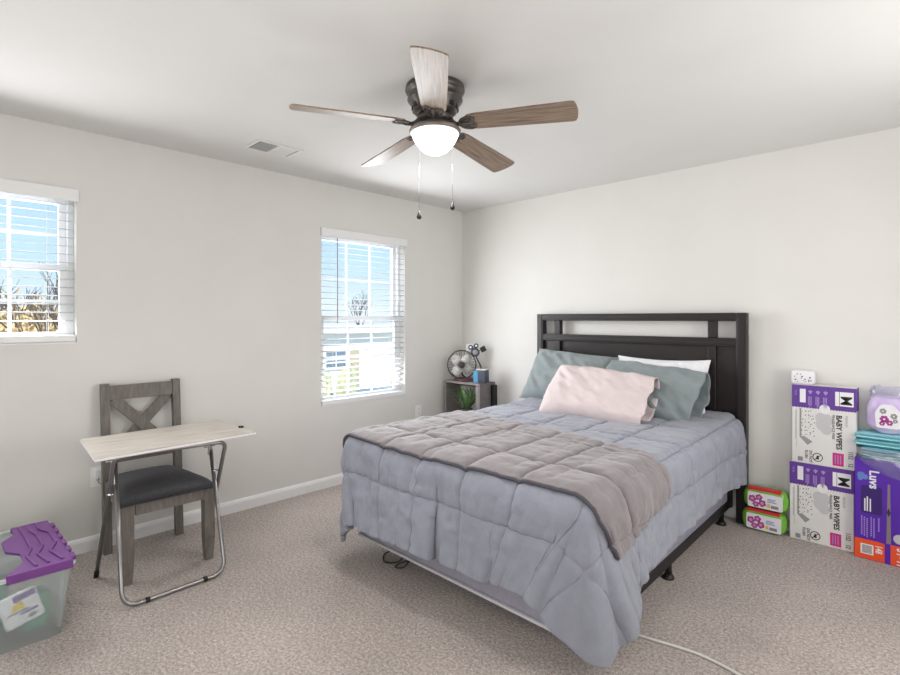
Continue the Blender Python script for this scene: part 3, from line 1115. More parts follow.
# cushion
n, m = 25, 25
U = np.linspace(-1, 1, n)[:, None] * np.ones((1, m)); V = np.ones((n, 1)) * np.linspace(-1, 1, m)[None, :]
e1 = np.clip((1 - np.abs(U) ** 7) * (1 - np.abs(V) ** 7), 0, 1) ** .5
X = .372 + .268 * U
Y = -2.950 + (.172 + .066 * (U + 1) / 2) * V
Z = .412 + e1 * (.050 + .016 * (1 - U ** 2) * (1 - V ** 2))
vs = np.stack([X, Y, Z], -1).reshape(-1, 3).tolist() + np.stack([X, Y, Z * 0 + .405], -1).reshape(-1, 3).tolist()
fs = [tuple(reversed(f)) for f in grid_faces(n, m)] + grid_faces(n, m, n * m)
N = n * m
for i in range(n - 1):
    fs += [(i * m, (i + 1) * m, N + (i + 1) * m, N + i * m), ((i + 1) * m + m - 1, i * m + m - 1, N + i * m + m - 1, N + (i + 1) * m + m - 1)]
for j in range(m - 1):
    fs += [(j + 1, j, N + j, N + j + 1), ((n - 1) * m + j, (n - 1) * m + j + 1, N + (n - 1) * m + j + 1, N + (n - 1) * m + j)]
cu = build('seat', G().add(vs, fs, True), 'seatfab', ch, 'charcoal padded seat')


def bk(z):           # x of the back plane at height z
    return .085 + (.052 - .085) * (z - .56) / .41


def backbar(ya, za, yb, zb, w, th, dx=0):
    a = Vector((bk(za) + dx, ya, za)); b_ = Vector((bk(zb) + dx, yb, zb))
    return G().bar(a, b_, w, th, (1, 0, 0), .003)


build('top_rail', G().hexa([(bk(.875) - .012, -3.105, .875), (bk(.875) + .012, -3.105, .875), (bk(.875) + .012, -2.762, .875), (bk(.875) - .012, -2.762, .875)],
                           [(bk(.96) - .012, -3.105, .958), (bk(.96) + .012, -3.105, .958), (bk(.96) + .012, -2.762, .958), (bk(.96) - .012, -2.762, .958)], bev=.003), 'chairwood', ch)
build('lower_rail', G().hexa([(bk(.53) - .012, -3.105, .51), (bk(.53) + .012, -3.105, .51), (bk(.53) + .012, -2.762, .51), (bk(.53) - .012, -2.762, .51)],
                             [(bk(.57) - .012, -3.105, .565), (bk(.57) + .012, -3.105, .565), (bk(.57) + .012, -2.762, .565), (bk(.57) - .012, -2.762, .565)], bev=.003), 'chairwood', ch)
build('cross_slat', backbar(-3.085, .880, -2.785, .556, .062, .014, .003), 'chairwood', ch)
build('cross_slat', backbar(-2.785, .880, -3.085, .556, .062, .014, -.011), 'chairwood', ch)

# ------------------------------------------------------------------ folding tray table
tt = thing('tray_table', 'folding tray table with whitewashed top and grey steel legs', 'tray table', (.57, -2.95, 0))
ZT = .71
c4 = [(.356, -3.30), (.868, -3.342), (.770, -2.548), (.256, -2.555)]
ctr = (sum(p[0] for p in c4) / 4, sum(p[1] for p in c4) / 4)


def rounded_poly(pts, r, n=5):
    P = [Vector((x, y, 0)) for x, y in pts]
    out = []
    k = len(P)
    for i in range(k):
        a, b_, c = P[i - 1], P[i], P[(i + 1) % k]
        p1 = b_ + (a - b_).normalized() * r; p2 = b_ + (c - b_).normalized() * r
        for q in range(n + 1):
            t = q / n
            w = p1 * (1 - t) ** 2 + b_ * 2 * t * (1 - t) + p2 * t * t
            out.append((w.x, w.y))
    return out


rp = rounded_poly(c4, .012)


def tray_slope(g):
    g.v = [(x, y, z + .016 * (-2.55 - y) / .78) for x, y, z in g.v]
    return g


build('tray_top', tray_slope(G().prism(rp, ZT - .016, ZT)), 'traytop', tt)
sh = [(ctr[0] + (x - ctr[0]) * 1.004, ctr[1] + (y - ctr[1]) * 1.004) for x, y in rp]
build('edge_band', tray_slope(G().prism(sh, ZT - .0135, ZT - .0035)), 'cwhite', tt, 'white edge band')
yl, yr = -3.192, -2.742
zt = ZT - .016
# front frame: floor bar towards the room, arms rising back
A = fillet([(.640, yl - .02, zt - .030), (.862, yl - .04, .011), (.850, yr - .012, .011), (.612, yr, zt - .045)], .075, 8)
build('floor_frame', G().tube(A, .0105, 12), 'steel', tt)
B = fillet([(.400, yl - .048, .004), (.760, yl - .048, zt + .0035), (.770, yr + .024, zt - .011), (.425, yr + .045, .004)], .045, 8)
build('rear_frame', G().tube(B, .0105, 12), 'steel', tt)
for x, y in ((.400, yl - .048), (.425, yr + .045)):
    p0 = Vector((x, y, .004)); p1 = Vector((x + .021, y, .042))
    build('foot_cap', G().tube([p0 - Vector((.002, 0, .004)), p1], .0125, 10), 'rubber', tt)
for q in (.22, .78):
    y = yl + (yr - yl) * q
    x = .862 + (.850 - .862) * q
    y = yl - .04 + (yr - yl + .028) * q
    build('floor_pad', G().tube([(x, y - .010, .0125), (x, y + .010, .0125)], .0125, 10), 'rubber', tt)
for y, dx, up in ((yl - .024, .014, .014), (yr, -.014, .001)):
    g = G()
    x = .622 + dx
    zt = ZT - .016 + up
    g.bar((x + .012, y - .003, zt - .004), (x + .012, y - .003, zt - .105), .018, .026, (1, 0, 0), .003)
    g.box((x - .02, y - .03, zt - .005), (x + .05, y + .03, zt), .001)
    g.tube([(x + .012, y - .025, zt - .055), (x + .012, y + .022, zt - .055)], .006, 8)
    g.sphere((x + .012, y - .028, zt - .055), .009, u=8, v=6)
    build('hinge_clip', g, 'chrome', tt)
    pv = Vector(((.692, y - .02, .50) if y < -3 else (.672, y + .014, .51)))
    build('pivot_rivet', G().tube([pv + Vector((0, -.02, 0)), pv + Vector((0, .02, 0))], .006, 8), 'chrome', tt)
# small black clip on the far right corner of the top
g = G().box((.585, -2.570, ZT), (.612, -2.546, ZT + .010), .003)
build('corner_clip', g, 'rubber', tt, 'small black clip')

# ------------------------------------------------------------------ storage tote
tx0, tx1, ty0, ty1, th_ = .300, .905, -3.86, -3.425, .312
to = thing('storage_bin', 'clear plastic storage tote with a purple interlocking lid flap', 'storage bin', (.6, -3.64, 0))
g = G()
ins = .035


def tote_ring(z, k):
    f = ins * (1 - z / th_)
    return rounded_poly([(tx0 + f + k, ty0 + f + k), (tx1 - f - k, ty0 + f + k), (tx1 - f - k, ty1 - f - k), (tx0 + f + k, ty1 - f - k)], .035, 5)


rings = [(z, tote_ring(z, 0)) for z in np.linspace(.0, th_ - .012, 8)]
n = len(rings[0][1])
vs = []; fs = []
for z, rg in rings:
    vs += [(x, y, z) for x, y in rg]
for i in range(len(rings) - 1):
    for k in range(n):
        fs.append((i * n + k, i * n + (k + 1) % n, (i + 1) * n + (k + 1) % n, (i + 1) * n + k))
fs.append(tuple(range(n - 1, -1, -1)))
g.add(vs, fs, False)
tb = build('body', g, 'tote', to, 'translucent tub')
g = G()
o1 = tote_ring(th_ - .012, -.012); o2 = tote_ring(th_ - .012, .004)
vs = [(x, y, th_ - .014) for x, y in o1] + [(x, y, th_) for x, y in o1] + [(x, y, th_) for x, y in o2] + [(x, y, th_ - .014) for x, y in o2]
fs = []
for k in range(n):
    k2 = (k + 1) % n
    for r_ in range(4):
        a = r_ * n; b_ = ((r_ + 1) % 4) * n
        fs.append((a + k, b_ + k, b_ + k2, a + k2))
g.add(vs, fs)
build('rim', g, 'toteedge', to)
g = G()
for s_ in (0.25, .5, .75):
    x = tx0 + (tx1 - tx0) * s_
    g.mark().box((x - .004, ty1 - .026, .05), (x + .004, ty1 - .012, .28), .002)
build('rib', g, 'toteedge', to)
# lid flap with a toothed inner edge and raised zigzag ribs
lz = th_ + .002
yin = -3.575
flap = [(tx0 + .02, ty1 - .004), (tx0 + .02, yin), (tx0 + .11, yin + .004), (tx0 + .18, yin - .05), (tx0 + .32, yin - .05), (tx0 + .39, yin - .006), (tx0 + .5, yin - .006), (tx1 - .0, yin - .075), (tx1 + .002, ty1 - .004)]
lid = build('lid_flap', G().prism(list(reversed(flap)), lz, lz + .010), 'lidp', to, 'purple lid flap with raised zigzag ribs')
g = G()
g.box((tx1 - .006, yin - .075, lz - .026), (tx1 + .012, ty1 - .004, lz + .012), .003)
g.box((tx0 + .0, yin, lz - .012), (tx0 + .02, ty1 - .004, lz + .012), .003)
for q in (0, .048, .090):
    pts = [(tx1 - .02, ty1 - .035 - q, 0), (tx0 + .45, ty1 - .06 - q * .9, 0), (tx0 + .36, ty1 - .025 - q, 0), (tx0 + .20, ty1 - .025 - q, 0), (tx0 + .12, ty1 - .055 - q * .7, 0), (tx0 + .03, ty1 - .055 - q * .7, 0)]
    for k in range(len(pts) - 1):
        a, b_ = Vector(pts[k]), Vector(pts[k + 1])
        a.z = b_.z = lz + .013
        g.bar(a, b_, .010, .008, bev=.002)
build('lid_rib', g, 'lidp', lid)
g = G()
for k in range(6):
    x = tx0 + .06 + k * .095
    g.mark().box((x, ty1 - .008, lz - .006), (x + .055, ty1 + .012, lz + .014), .004)
build('hinge_knuckle', g, 'lidp', lid)
# things inside the tote
pk = thing('wrapped_pack', 'white and purple labelled pack seen through the side of the tote', 'pack', (.82, -3.59, .06))
mtx = Matrix.Translation((.838, -3.595, .150)) @ Matrix.Rotation(rad(14), 4, 'X') @ Matrix.Rotation(rad(-6), 4, 'Y')
build('wrapper', G().box((-.014, -.066, -.066), (.014, .066, .066), .010, mtx, seg=3), 'cwhite', pk)
face = mtx @ Matrix.Translation((.0148, 0, 0)) @ Matrix.Scale(.78, 4) @ Matrix(((0, 0, 1, 0), (1, 0, 0, 0), (0, 1, 0, 0), (0, 0, 0, 1)))
g = G().box((-.02, .045, -.0006), (.075, .076, .0004), mat=face)
g.mark().box((-.01, -.03, -.0006), (.065, -.018, .0004), mat=face)
build('purple_band', g, 'cpurple', pk)
build('yellow_mark', G().prism([(-.045, .0), (.02, .0), (.01, .042), (-.02, .042)], -.0006, .0005, face), 'yellow', pk)
g = G()
for k in range(6):
    g.box((.02 + k * .006, -.062, -.0006), (.023 + k * .006, -.042, .0005), mat=face)
g.box((-.06, -.012, -.0006), (.03, -.006, .0005), mat=face)
build('bar_code', g, 'cblack', pk)


def blob(name, label, cat, c, r, sc, mat, seed, amp=.16, group=None):
    bmh = bmesh.new()
    bmesh.ops.create_icosphere(bmh, subdivisions=4, radius=1)
    for v in bmh.verts:
        p = v.co
        d = 1 + amp * float(fbm(np.array(p.x * 2.2 + p.z), np.array(p.y * 2.2 - p.z * 1.3), seed, 3))
        v.co = Vector((p.x * sc[0] * r * d, p.y * sc[1] * r * d, max(p.z * sc[2] * r * d, -sc[2] * r * .8)))
    zmin = min(v.co.z for v in bmh.verts)
    for v in bmh.verts:
        v.co.z -= zmin
    g = G().bm(bmh, True)
    o = build(name, g, mat, None, local=True)
    o.location = c
    tag(o, label, cat, group)
    return o


blob('plastic_bag', 'large green film bag inside the tote behind the labelled pack', 'bag', (.69, -3.71, .006), .15, (.85, .62, .95), 'greenbag', 4)
blob('plastic_bag', 'smaller green film bag inside the tote right of the labelled pack', 'bag', (.74, -3.545, .006), .105, (.75, .62, .90), 'greenbag', 9)

# ------------------------------------------------------------------ nightstand corner
nx0, nx1, ny0, ny1, nz = .05, .50, -.300, -.08, .756
ns = thing('nightstand', 'grey open nightstand shelf in the room corner', 'nightstand', (.245, -.17, 0))
build('top', G().box((nx0 - .004, ny0 - .004, nz - .02), (nx1 + .004, ny1, nz), .003), 'nightgrey', ns)
build('side_panel', G().box((nx0, ny0, 0), (nx0 + .018, ny1, nz - .02), .002), 'nightgrey', ns)
build('side_panel', G().box((nx1 - .018, ny0, 0), (nx1, ny1, nz - .02), .002), 'nightgrey', ns)
build('back_rail', G().box((nx0 + .018, ny1 - .014, nz - .07), (nx1 - .018, ny1, nz - .02)), 'nightgrey', ns)
for z in (.06, .40):
    build('shelf', G().box((nx0 + .018, ny0 + .004, z), (nx1 - .018, ny1 - .012, z + .018), .002), 'nightgrey', ns)
build('post', G().box((nx1 - .05, ny0 - .001, 0), (nx1 - .018, ny0 + .018, nz - .02), .002), 'nightgrey', ns)
# plant on the shelf
pl = thing('potted_plant', 'leafy green plant on the open shelf of the nightstand', 'plant', (.265, -.215, .418))
build('pot', G().lathe([(0, 0), (.045, 0), (.056, .075), (.058, .08), (.050, .08), (.048, .07), (0, .07)], 20, (.265, -.215, .418)), 'pot', pl)
g = G()
rr = random.Random(5)
for k in range(46):
    a = rr.uniform(0, 2 * PI)
    L = rr.uniform(.18, .30)
    lean = rr.uniform(.15, .75)
    w = rr.uniform(.007, .013)
    base = Vector((.265 + .02 * math.cos(a), -.215 + .02 * math.sin(a), .488))
    dr = Vector((math.cos(a), math.sin(a), 0))
    pts = []
    for q in range(7):
        t = q / 6
        rad_ = L * lean * t * (1 + .5 * t)
        p = base + dr * rad_ + Vector((0, 0, L * (t - lean * .5 * t * t) * .92))
        p.y = max(min(p.y, -.110), -.33); p.x = min(max(p.x, .092), .44); p.z = min(p.z, .725)
        pts.append(p)
    side = Vector((-dr.y, dr.x, 0))
    vs = []; fs = []
    for q, p in enumerate(pts):
        t = q / 6
        ww = w * (math.sin(PI * min(1, t * .9 + .12)) + .05)
        vs += [p - side * ww, p + Vector((0, 0, .003)), p + side * ww]
    for q in range(6):
        fs += [(q * 3, q * 3 + 1, q * 3 + 4, q * 3 + 3), (q * 3 + 1, q * 3 + 2, q * 3 + 5, q * 3 + 4)]
    g.add(vs, fs, True)
build('foliage', g, 'leaf', pl)

# small desk fan with a round guard; axis turned to the camera side
fc = Vector((.215, -.235, nz + .155))
df = thing('desk_fan', 'small round desk fan with pale blades on the nightstand', 'desk fan', (.215, -.19, nz))
ax = Matrix.Translation(fc) @ Matrix.Rotation(rad(44), 4, 'Z') @ Matrix.Rotation(PI / 2, 4, 'X')   # local z faces the room
g = G()
for zz in (-.03, .03):
    g.tube([ax @ Vector((.136 * math.cos(2 * PI * k / 48), .136 * math.sin(2 * PI * k / 48), zz)) for k in range(48)], .0045, 6, closed=True)
for k in range(28):
    a = 2 * PI * k / 28
    c, s_ = math.cos(a), math.sin(a)
    g.tube([ax @ Vector((.03 * c, .03 * s_, .042)), ax @ Vector((.09 * c, .09 * s_, .040)), ax @ Vector((.136 * c, .136 * s_, .03)), ax @ Vector((.139 * c, .139 * s_, 0)), ax @ Vector((.136 * c, .136 * s_, -.03)), ax @ Vector((.03 * c, .03 * s_, -.04))], .0011, 4)
build('guard', g, 'fanring', df)
build('guard_badge', G().lathe([(0, .047), (.024, .047), (.03, .043), (.03, .037), (0, .037)], 20, mat=ax), 'fanring', df)
build('motor', G().lathe([(0, -.09), (.03, -.088), (.042, -.07), (.042, -.04), (0, -.04)], 20, mat=ax), 'blackp', df)
for k in range(4):
    a = 2 * PI * k / 4 + .85
    g = G()
    n = 8
    vs = []
    for q in range(n):
        t = q / (n - 1)
        r_ = .022 + .098 * t
        w = .012 + .040 * math.sin(PI * (.12 + .78 * t))
        for sgn in (-1, 1):
            an = a + sgn * w / max(r_, .04)
            vs.append(ax @ Vector((r_ * math.cos(an), r_ * math.sin(an), .004 + sgn * .014)))
    vs2 = [Vector(p) + (ax.to_3x3() @ Vector((0, 0, -.003))) for p in vs]
    fs = [(2 * q, 2 * q + 1, 2 * q + 3, 2 * q + 2) for q in range(n - 1)]
    o_ = len(vs)
    fs += [tuple(i + o_ for i in reversed(f)) for f in fs]
    fs += [(2 * q, 2 * q + 2, o_ + 2 * q + 2, o_ + 2 * q) for q in range(n - 1)] + [(2 * q + 3, 2 * q + 1, o_ + 2 * q + 1, o_ + 2 * q + 3) for q in range(n - 1)]
    fs += [(0, o_, o_ + 1, 1), (2 * n - 1, o_ + 2 * n - 1, o_ + 2 * n - 2, 2 * n - 2)]
    build('fan_blade', g.add(vs + vs2, fs, True), 'fanwhite', df)
g = G().lathe([(0, 0), (.105, 0), (.11, .008), (.10, .022), (.06, .03), (0, .032)], 28, (.215, -.19, nz))
build('base', g, 'maroon', df)
build('yoke', G().tube(fillet([ax @ Vector((0, -.02, -.07)), ax @ Vector((0, -.10, -.075)), (.215, -.185, nz + .03)], .03), .008, 8), 'blackp', df)

# cube speaker
cs_ = thing('cube_speaker', 'small slate cube speaker with a light blue side on the nightstand', 'speaker', (.452, -.218, nz))
mc = Matrix.Translation((.452, -.218, nz)) @ Matrix.Rotation(rad(18), 4, 'Z') @ Matrix.Scale(1.22, 4)
build('body', G().box((-.046, -.04, 0), (.046, .04, .098), .008, mc, seg=3), 'slate', cs_)
build('blue_panel', G().box((-.050, -.0435, .004), (-.014, -.040, .094), .001, mc), 'bluedev', cs_, 'light blue front strip')
build('top_cap', G().box((-.040, -.034, .098), (.040, .034, .104), .003, mc), 'cwhite', cs_)

# gadget with two round lenses on a bent stem
gd = thing('clip_lamp', 'black and white clip lamp with two round lenses and square side flap', 'lamp', (.37, -.125, nz))
bx = Vector((.37, -.125, nz))
build('base', G().lathe([(0, 0), (.04, 0), (.042, .006), (.03, .014), (0, .016)], 20, bx), 'blackp', gd)
hd = Vector((.312, -.15, nz + .275))
build('stem', G().tube(fillet([bx + Vector((0, 0, .014)), bx + Vector((.012, -.006, .12)), hd + Vector((.02, 0, -.06)), hd], .05), .006, 8), 'blackp', gd)
fx = Matrix.Translation(hd) @ Matrix.Rotation(rad(44), 4, 'Z') @ Matrix.Rotation(PI / 2, 4, 'X')
hh = build('lamp_head', G().lathe([(0, -.03), (.03, -.028), (.042, -.01), (.042, .012), (.034, .022), (.0, .024)], 24, mat=fx), 'slate', gd)
build('lens_ring', G().lathe([(.016, .023), (.026, .024), (.026, .029), (.016, .029)], 20, mat=fx), 'cgrey', hh)
build('white_shield', G().box((-.085, .008, -.022), (.012, .075, -.012), .006, fx), 'cwhite', gd)
for q in ((-.045, .048), (.008, .062)):
    fm = fx @ Matrix.Translation((q[0], q[1], .0))
    e_ = build('lens', G().lathe([(0, -.012), (.021, -.012), (.023, .006), (.016, .010), (0, .010)], 20, mat=fm), 'blackp', gd)
    build('lens_face', G().lathe([(0, .0102), (.012, .0102), (.012, .0135), (0, .0145)], 16, mat=fm), 'cwhite', e_)
build('side_flap', G().box((-.026, -.026, -.003), (.026, .026, .003), .003, fx @ Matrix.Translation((.075, .030, .008)) @ Matrix.Rotation(rad(28), 4, 'Z')), 'blackp', gd)
build('flap_arm', G().tube([fx @ Vector((.03, .01, 0)), fx @ Vector((.06, .024, .004))], .004, 6), 'blackp', gd)

po = thing('pouch', 'narrow dark pouch hanging on the bed side of the nightstand', 'pouch', (.515, -.12, .58))
g = G().box((nx1 + .001, -.150, .50), (nx1 + .034, -.085, .735), .010, seg=3)
build('pocket', g, 'blackp', po)
build('hook', G().tube(fillet([(nx1 + .012, -.12, .73), (nx1 + .012, -.12, nz + .006), (nx1 - .02, -.12, nz + .003)], .01, 4), .003, 6), 'cgrey', po)


# ------------------------------------------------------------------ cartons by the wall
def faceM(x0, y, z0):
    """local x -> +x, local y -> +z, local z -> toward the room (-y)"""
    return Matrix(((1, 0, 0, x0), (0, 0, -1, y), (0, 1, 0, z0), (0, 0, 0, 1)))


def down_text(g, F, txt, h, u, v, squeeze=1.0, bold=0.0, lift=.0008):
    """text reading downwards: top of letters to the right, start at the top (u = left side of the letter column)"""
    m = F @ Matrix.Translation((u, v, lift)) @ Matrix.Rotation(-PI / 2, 4, 'Z')
    g.text(txt, h, m, squeeze=squeeze, bold=bold)


def wipes_carton(x0, z0, label):
    W, H, D = .317, .474, .098
    yf = -.118
    o = thing('wipes_carton', label, 'carton', (x0 + W / 2, yf + D / 2, z0), 'baby wipes cartons stacked against the wall')
    F = faceM(x0, yf, z0)
    build('carton', G().box((x0, yf, z0), (x0 + W, yf + D, z0 + H), .003), 'card', o)
    g = G().box((0, .72 * H, 0), (W, H - .001, .0004), mat=F)
    # scalloped lower border
    for k in range(22):
        a0 = W * k / 22
        w_ = W / 22
        poly = [(a0, .722 * H)] + [(a0 + w_ / 2 - w_ / 2 * math.cos(PI * q / 6), .72 * H - .006 * math.sin(PI * q / 6)) for q in range(7)] + [(a0 + w_, .722 * H)]
        g.prism(list(reversed(poly)), 0, .0004, F)
    # wrap on both short sides
    g.mark().box((x0 - .0004, yf, z0 + .72 * H), (x0, yf + D, z0 + H - .001))
    g.mark().box((x0 + W, yf, z0 + .72 * H), (x0 + W + .0004, yf + D, z0 + H - .001))
    build('purple_band', g, 'cpurple', o)
    g = G()
    g.box((.685 * W, .77 * H, .0004), (.96 * W, .945 * H, .0007), mat=F)
    g.mark().box((.13 * W, .775 * H, .0004), (.225 * W, .95 * H, .0007), mat=F)
    g.mark()
    circ = [(.525 * W + .027 * math.cos(2 * PI * q / 24), .715 * H + .027 * math.sin(2 * PI * q / 24)) for q in range(24)]
    g.prism(circ, .0004, .0008, F)
    build('white_panel', g, 'cwhite', o)
    g = G()
    down_text(g, F, 'BABY WIPES', .026, .705 * W, .655 * H, 1.0, .0012)
    down_text(g.mark(), F, 'FRAGRANCE FREE', .0125, .640 * W, .655 * H, 1.0, .0002)
    down_text(g.mark(), F, '1152', .022, .885 * W, .225 * H, .72, .0006)
    down_text(g.mark(), F, '12', .022, .885 * W, .082 * H, .72, .0006)
    down_text(g.mark(), F, 'DO NOT', .014, .285 * W, .17 * H, .9, .0004)
    down_text(g.mark(), F, 'FLUSH', .014, .215 * W, .17 * H, .9, .0004)
    down_text(g.mark(), F, 'M', .054, .770 * W, .900 * H, .95, .0008, .0012)
    g.mark()
    g.box((.745 * W, .77 * H, .0007), (.752 * W, .945 * H, .0011), mat=F)
    # crossed out flush symbol
    g.mark()
    cx_, cy_ = .415 * W, .095 * H
    ro, ri = .026, .0215
    for q in range(28):
        a, b_ = 2 * PI * q / 28, 2 * PI * (q + 1) / 28
        g.prism([(cx_ + ri * math.cos(a), cy_ + ri * math.sin(a)), (cx_ + ro * math.cos(a), cy_ + ro * math.sin(a)), (cx_ + ro * math.cos(b_), cy_ + ro * math.sin(b_)), (cx_ + ri * math.cos(b_), cy_ + ri * math.sin(b_))], 0, .0008, F)
    g.bar(F @ Vector((cx_ - .016, cy_ - .016, .0005)), F @ Vector((cx_ + .016, cy_ + .016, .0005)), .004, .0008, (0, -1, 0))
    g.prism([(cx_ - .010, cy_ - .012), (cx_ + .008, cy_ - .012), (cx_ + .004, cy_ + .012), (cx_ - .004, cy_ + .010)], 0, .0006, F)
    g.mark()
    for q in range(5):
        g.box((.10 * W + q * .0052, .02 * H, 0), (.10 * W + q * .0052 + .003, .075 * H, .0006), mat=F)
    build('lettering', g, 'cblack', o)
    # dots of the pictured pack
    g = G()
    rr = random.Random(3)
    for q in range(34):
        u_, v_ = (.17 + .045 * (q % 5) + rr.uniform(-.016, .016)) * W, (.36 + .052 * (q // 5) + rr.uniform(-.016, .016)) * H
        s2 = rr.uniform(.0018, .0034)
        g.prism([(u_ - s2, v_ - s2), (u_ + s2, v_ - s2), (u_ + s2 * .6, v_ + s2), (u_ - s2 * .6, v_ + s2)], .0006, .0010, F)
    build('dot_pattern', g, 'cblack', o)
    g = G()
    down_text(g, F, 'PREMIUM', .012, .835 * W, .655 * H, .9)
    g.mark()
    # pack picture: left edge, slanted end, tissue cloud
    g.prism([(.125 * W, .70 * H), (.125 * W, .33 * H), (.155 * W, .31 * H), (.155 * W, .70 * H)], 0, .0005, F)
    g.prism([(.125 * W, .33 * H), (.255 * W, .235 * H), (.335 * W, .285 * H), (.20 * W, .345 * H)], 0, .0006, F)
    g.mark()
    for v_ in np.linspace(.30, .655, 26):
        g.box((.055 * W, v_ * H, 0), (.070 * W, (v_ + .008) * H, .0005), mat=F)
    g.box((.075 * W, .19 * H, 0), (.080 * W, .69 * H, .0004), mat=F)
    build('grey_print', g, 'cgrey', o)
    g = G()
    for (u_, v_, r_) in ((.50, .52, .036), (.56, .58, .030), (.46, .60, .026), (.55, .46, .028)):
        g.prism([(u_ * W + r_ * math.cos(2 * PI * q / 18), v_ * H + r_ * 1.15 * math.sin(2 * PI * q / 18)) for q in range(18)], 0, .0004 + r_ * .01, F)
    build('tissue_picture', g, 'clight', o)
    g = G()
    down_text(g, F, '99.9%', .012, .045 * W, .93 * H, .8)
    for c_ in (.30, .42, .54):
        g.mark()
        for q, (du, ln) in enumerate(((-.012, .10), (-.005, .13), (.002, .11))):
            g.box((c_ * W + du, (.90 - ln - .05) * H, .0004), (c_ * W + du + .004, .86 * H, .0008), mat=F)
        g.prism([(c_ * W - .012, .925 * H), (c_ * W, .885 * H), (c_ * W + .012, .925 * H), (c_ * W, .94 * H)], .0004, .0008, F)
    build('lilac_print', g, 'clilac', o)
    build('pink_sticker', G().box((.645 * W, .025 * H, 0), (.815 * W, .185 * H, .0006), mat=F), 'cpink', o, 'magenta square')
    g = G()
    for q in range(3):
        g.box(((.68 + .04 * q) * W, .05 * H, .0006), ((.695 + .04 * q) * W, .16 * H, .0009), mat=F)
    build('sticker_print', g, 'clilac', o)
    return o


wipes_carton(2.881, 0.0, 'white and purple baby wipes carton standing on the carpet, lower of two')
wipes_carton(2.893, .4745, 'white and purple baby wipes carton on top of the other carton')
wp = thing('wipes_pack', 'small white dotted wipes pack on top of the upper carton', 'wipes pack', (2.945, -.075, .949))
build('wrapper', G().box((2.884, -.112, .949), (3.006, -.03, 1.034), .018, seg=4), 'cwhite', wp)
g = G()
rr = random.Random(8)
for q in range(16):
    u_, v_ = rr.uniform(2.90, 2.99), rr.uniform(.966, 1.018)
    s2 = rr.uniform(.002, .0045)
    g.box((u_ - s2, -.1128, v_ - s2), (u_ + s2, -.1118, v_ + s2 * .6))
build('dots', g, 'cblack', wp)


# green wrapped packs
def lime_pack(z0, label, dx):
    W, D, H = .250, .11, .136
    x0, yf = 2.617 + dx, -.160
    o = thing('wrapped_pack', label, 'pack', (x0 + W / 2, yf + D / 2, z0), 'lime green wrapped packs beside the bed')
    n, m = 22, 20
    vs = []
    for i in range(n):
        u_ = -1 + 2 * i / (n - 1)
        k = (1 - abs(u_) ** 5) ** .45 if abs(u_) < 1 else 0
        k = .34 + .66 * k
        for j in range(m):
            a = 2 * PI * j / m
            c, s_ = math.cos(a), math.sin(a)
            p = (abs(c) ** 4 + abs(s_) ** 4) ** -.25
            wob = 1 + .03 * float(vn(np.array(u_ * 4), np.array(j * .9), 3 + int(z0 * 10)))
            vs.append((x0 + W / 2 + W / 2 * u_, yf + D / 2 + D / 2 * c * p * k * wob, z0 + H / 2 + H / 2 * max(-1, s_ * p * k * wob)))
    fs = [(i * m + j, (i + 1) * m + j, (i + 1) * m + (j + 1) % m, i * m + (j + 1) % m) for i in range(n - 1) for j in range(m)]
    fs += [tuple(range(m)), tuple((n - 1) * m + j for j in range(m - 1, -1, -1))]
    build('wrapper', G().add(vs, fs, True), 'limefoil', o)
    F = faceM(x0, yf - .0028, z0)
    build('white_panel', G().prism(rounded_poly([(.034, .014), (.228, .014), (.228, .108), (.034, .108)], .012), -.004, .0002, F), 'cwhite', o)
    g = G()
    for (u_, v_, r_) in ((.060, .066, .021), (.098, .080, .019), (.116, .046, .021), (.080, .034, .017)):
        for q in range(5):
            a = 2 * PI * q / 5 + u_ * 40
            c_ = (u_ + r_ * .6 * math.cos(a), v_ + r_ * .6 * math.sin(a))
            g.prism([(c_[0] + r_ * .5 * math.cos(2 * PI * w / 10), c_[1] + r_ * .5 * math.sin(2 * PI * w / 10)) for w in range(10)], .0002, .0008, F)
    build('flower_print', g, 'flower', o)
    g = G()
    for (u_, v_, r_) in ((.060, .066, .010), (.098, .080, .009), (.116, .046, .010), (.080, .034, .008)):
        g.prism([(u_ + r_ * math.cos(2 * PI * w / 10), v_ + r_ * math.sin(2 * PI * w / 10)) for w in range(10)], .0008, .0012, F)
    build('flower_centre', g, 'flowerp', o)
    g = G()
    for k in range(3):
        g.box((.145, .060 + k * .009, .0002), (.145 + (.05, .04, .045)[k], .064 + k * .009, .0007), mat=F)
    build('blue_print', g, 'bluep', o)
    g = G()
    for k in range(9):
        g.box((.165 + k * .0045, .026, .0002), (.168 + k * .0045, .044, .0007), mat=F)
    build('bar_code', g, 'cblack', o)
    build('red_band', G().box((x0 + .032, yf + .006, z0 + H - .020), (x0 + W - .032, yf + .05, z0 + H + .0022), .004), 'redp', o)
    build('yellow_print', G().prism([(.140, .030), (.160, .024), (.158, .048), (.146, .052)], .0002, .0007, F), 'yellow', o)
    return o


lime_pack(0.0, 'lime green wrapped pack with orchid flowers, lying on the carpet beside the bed', .0)
lime_pack(.1385, 'lime green wrapped pack with red top band, on the other lime pack', .008)

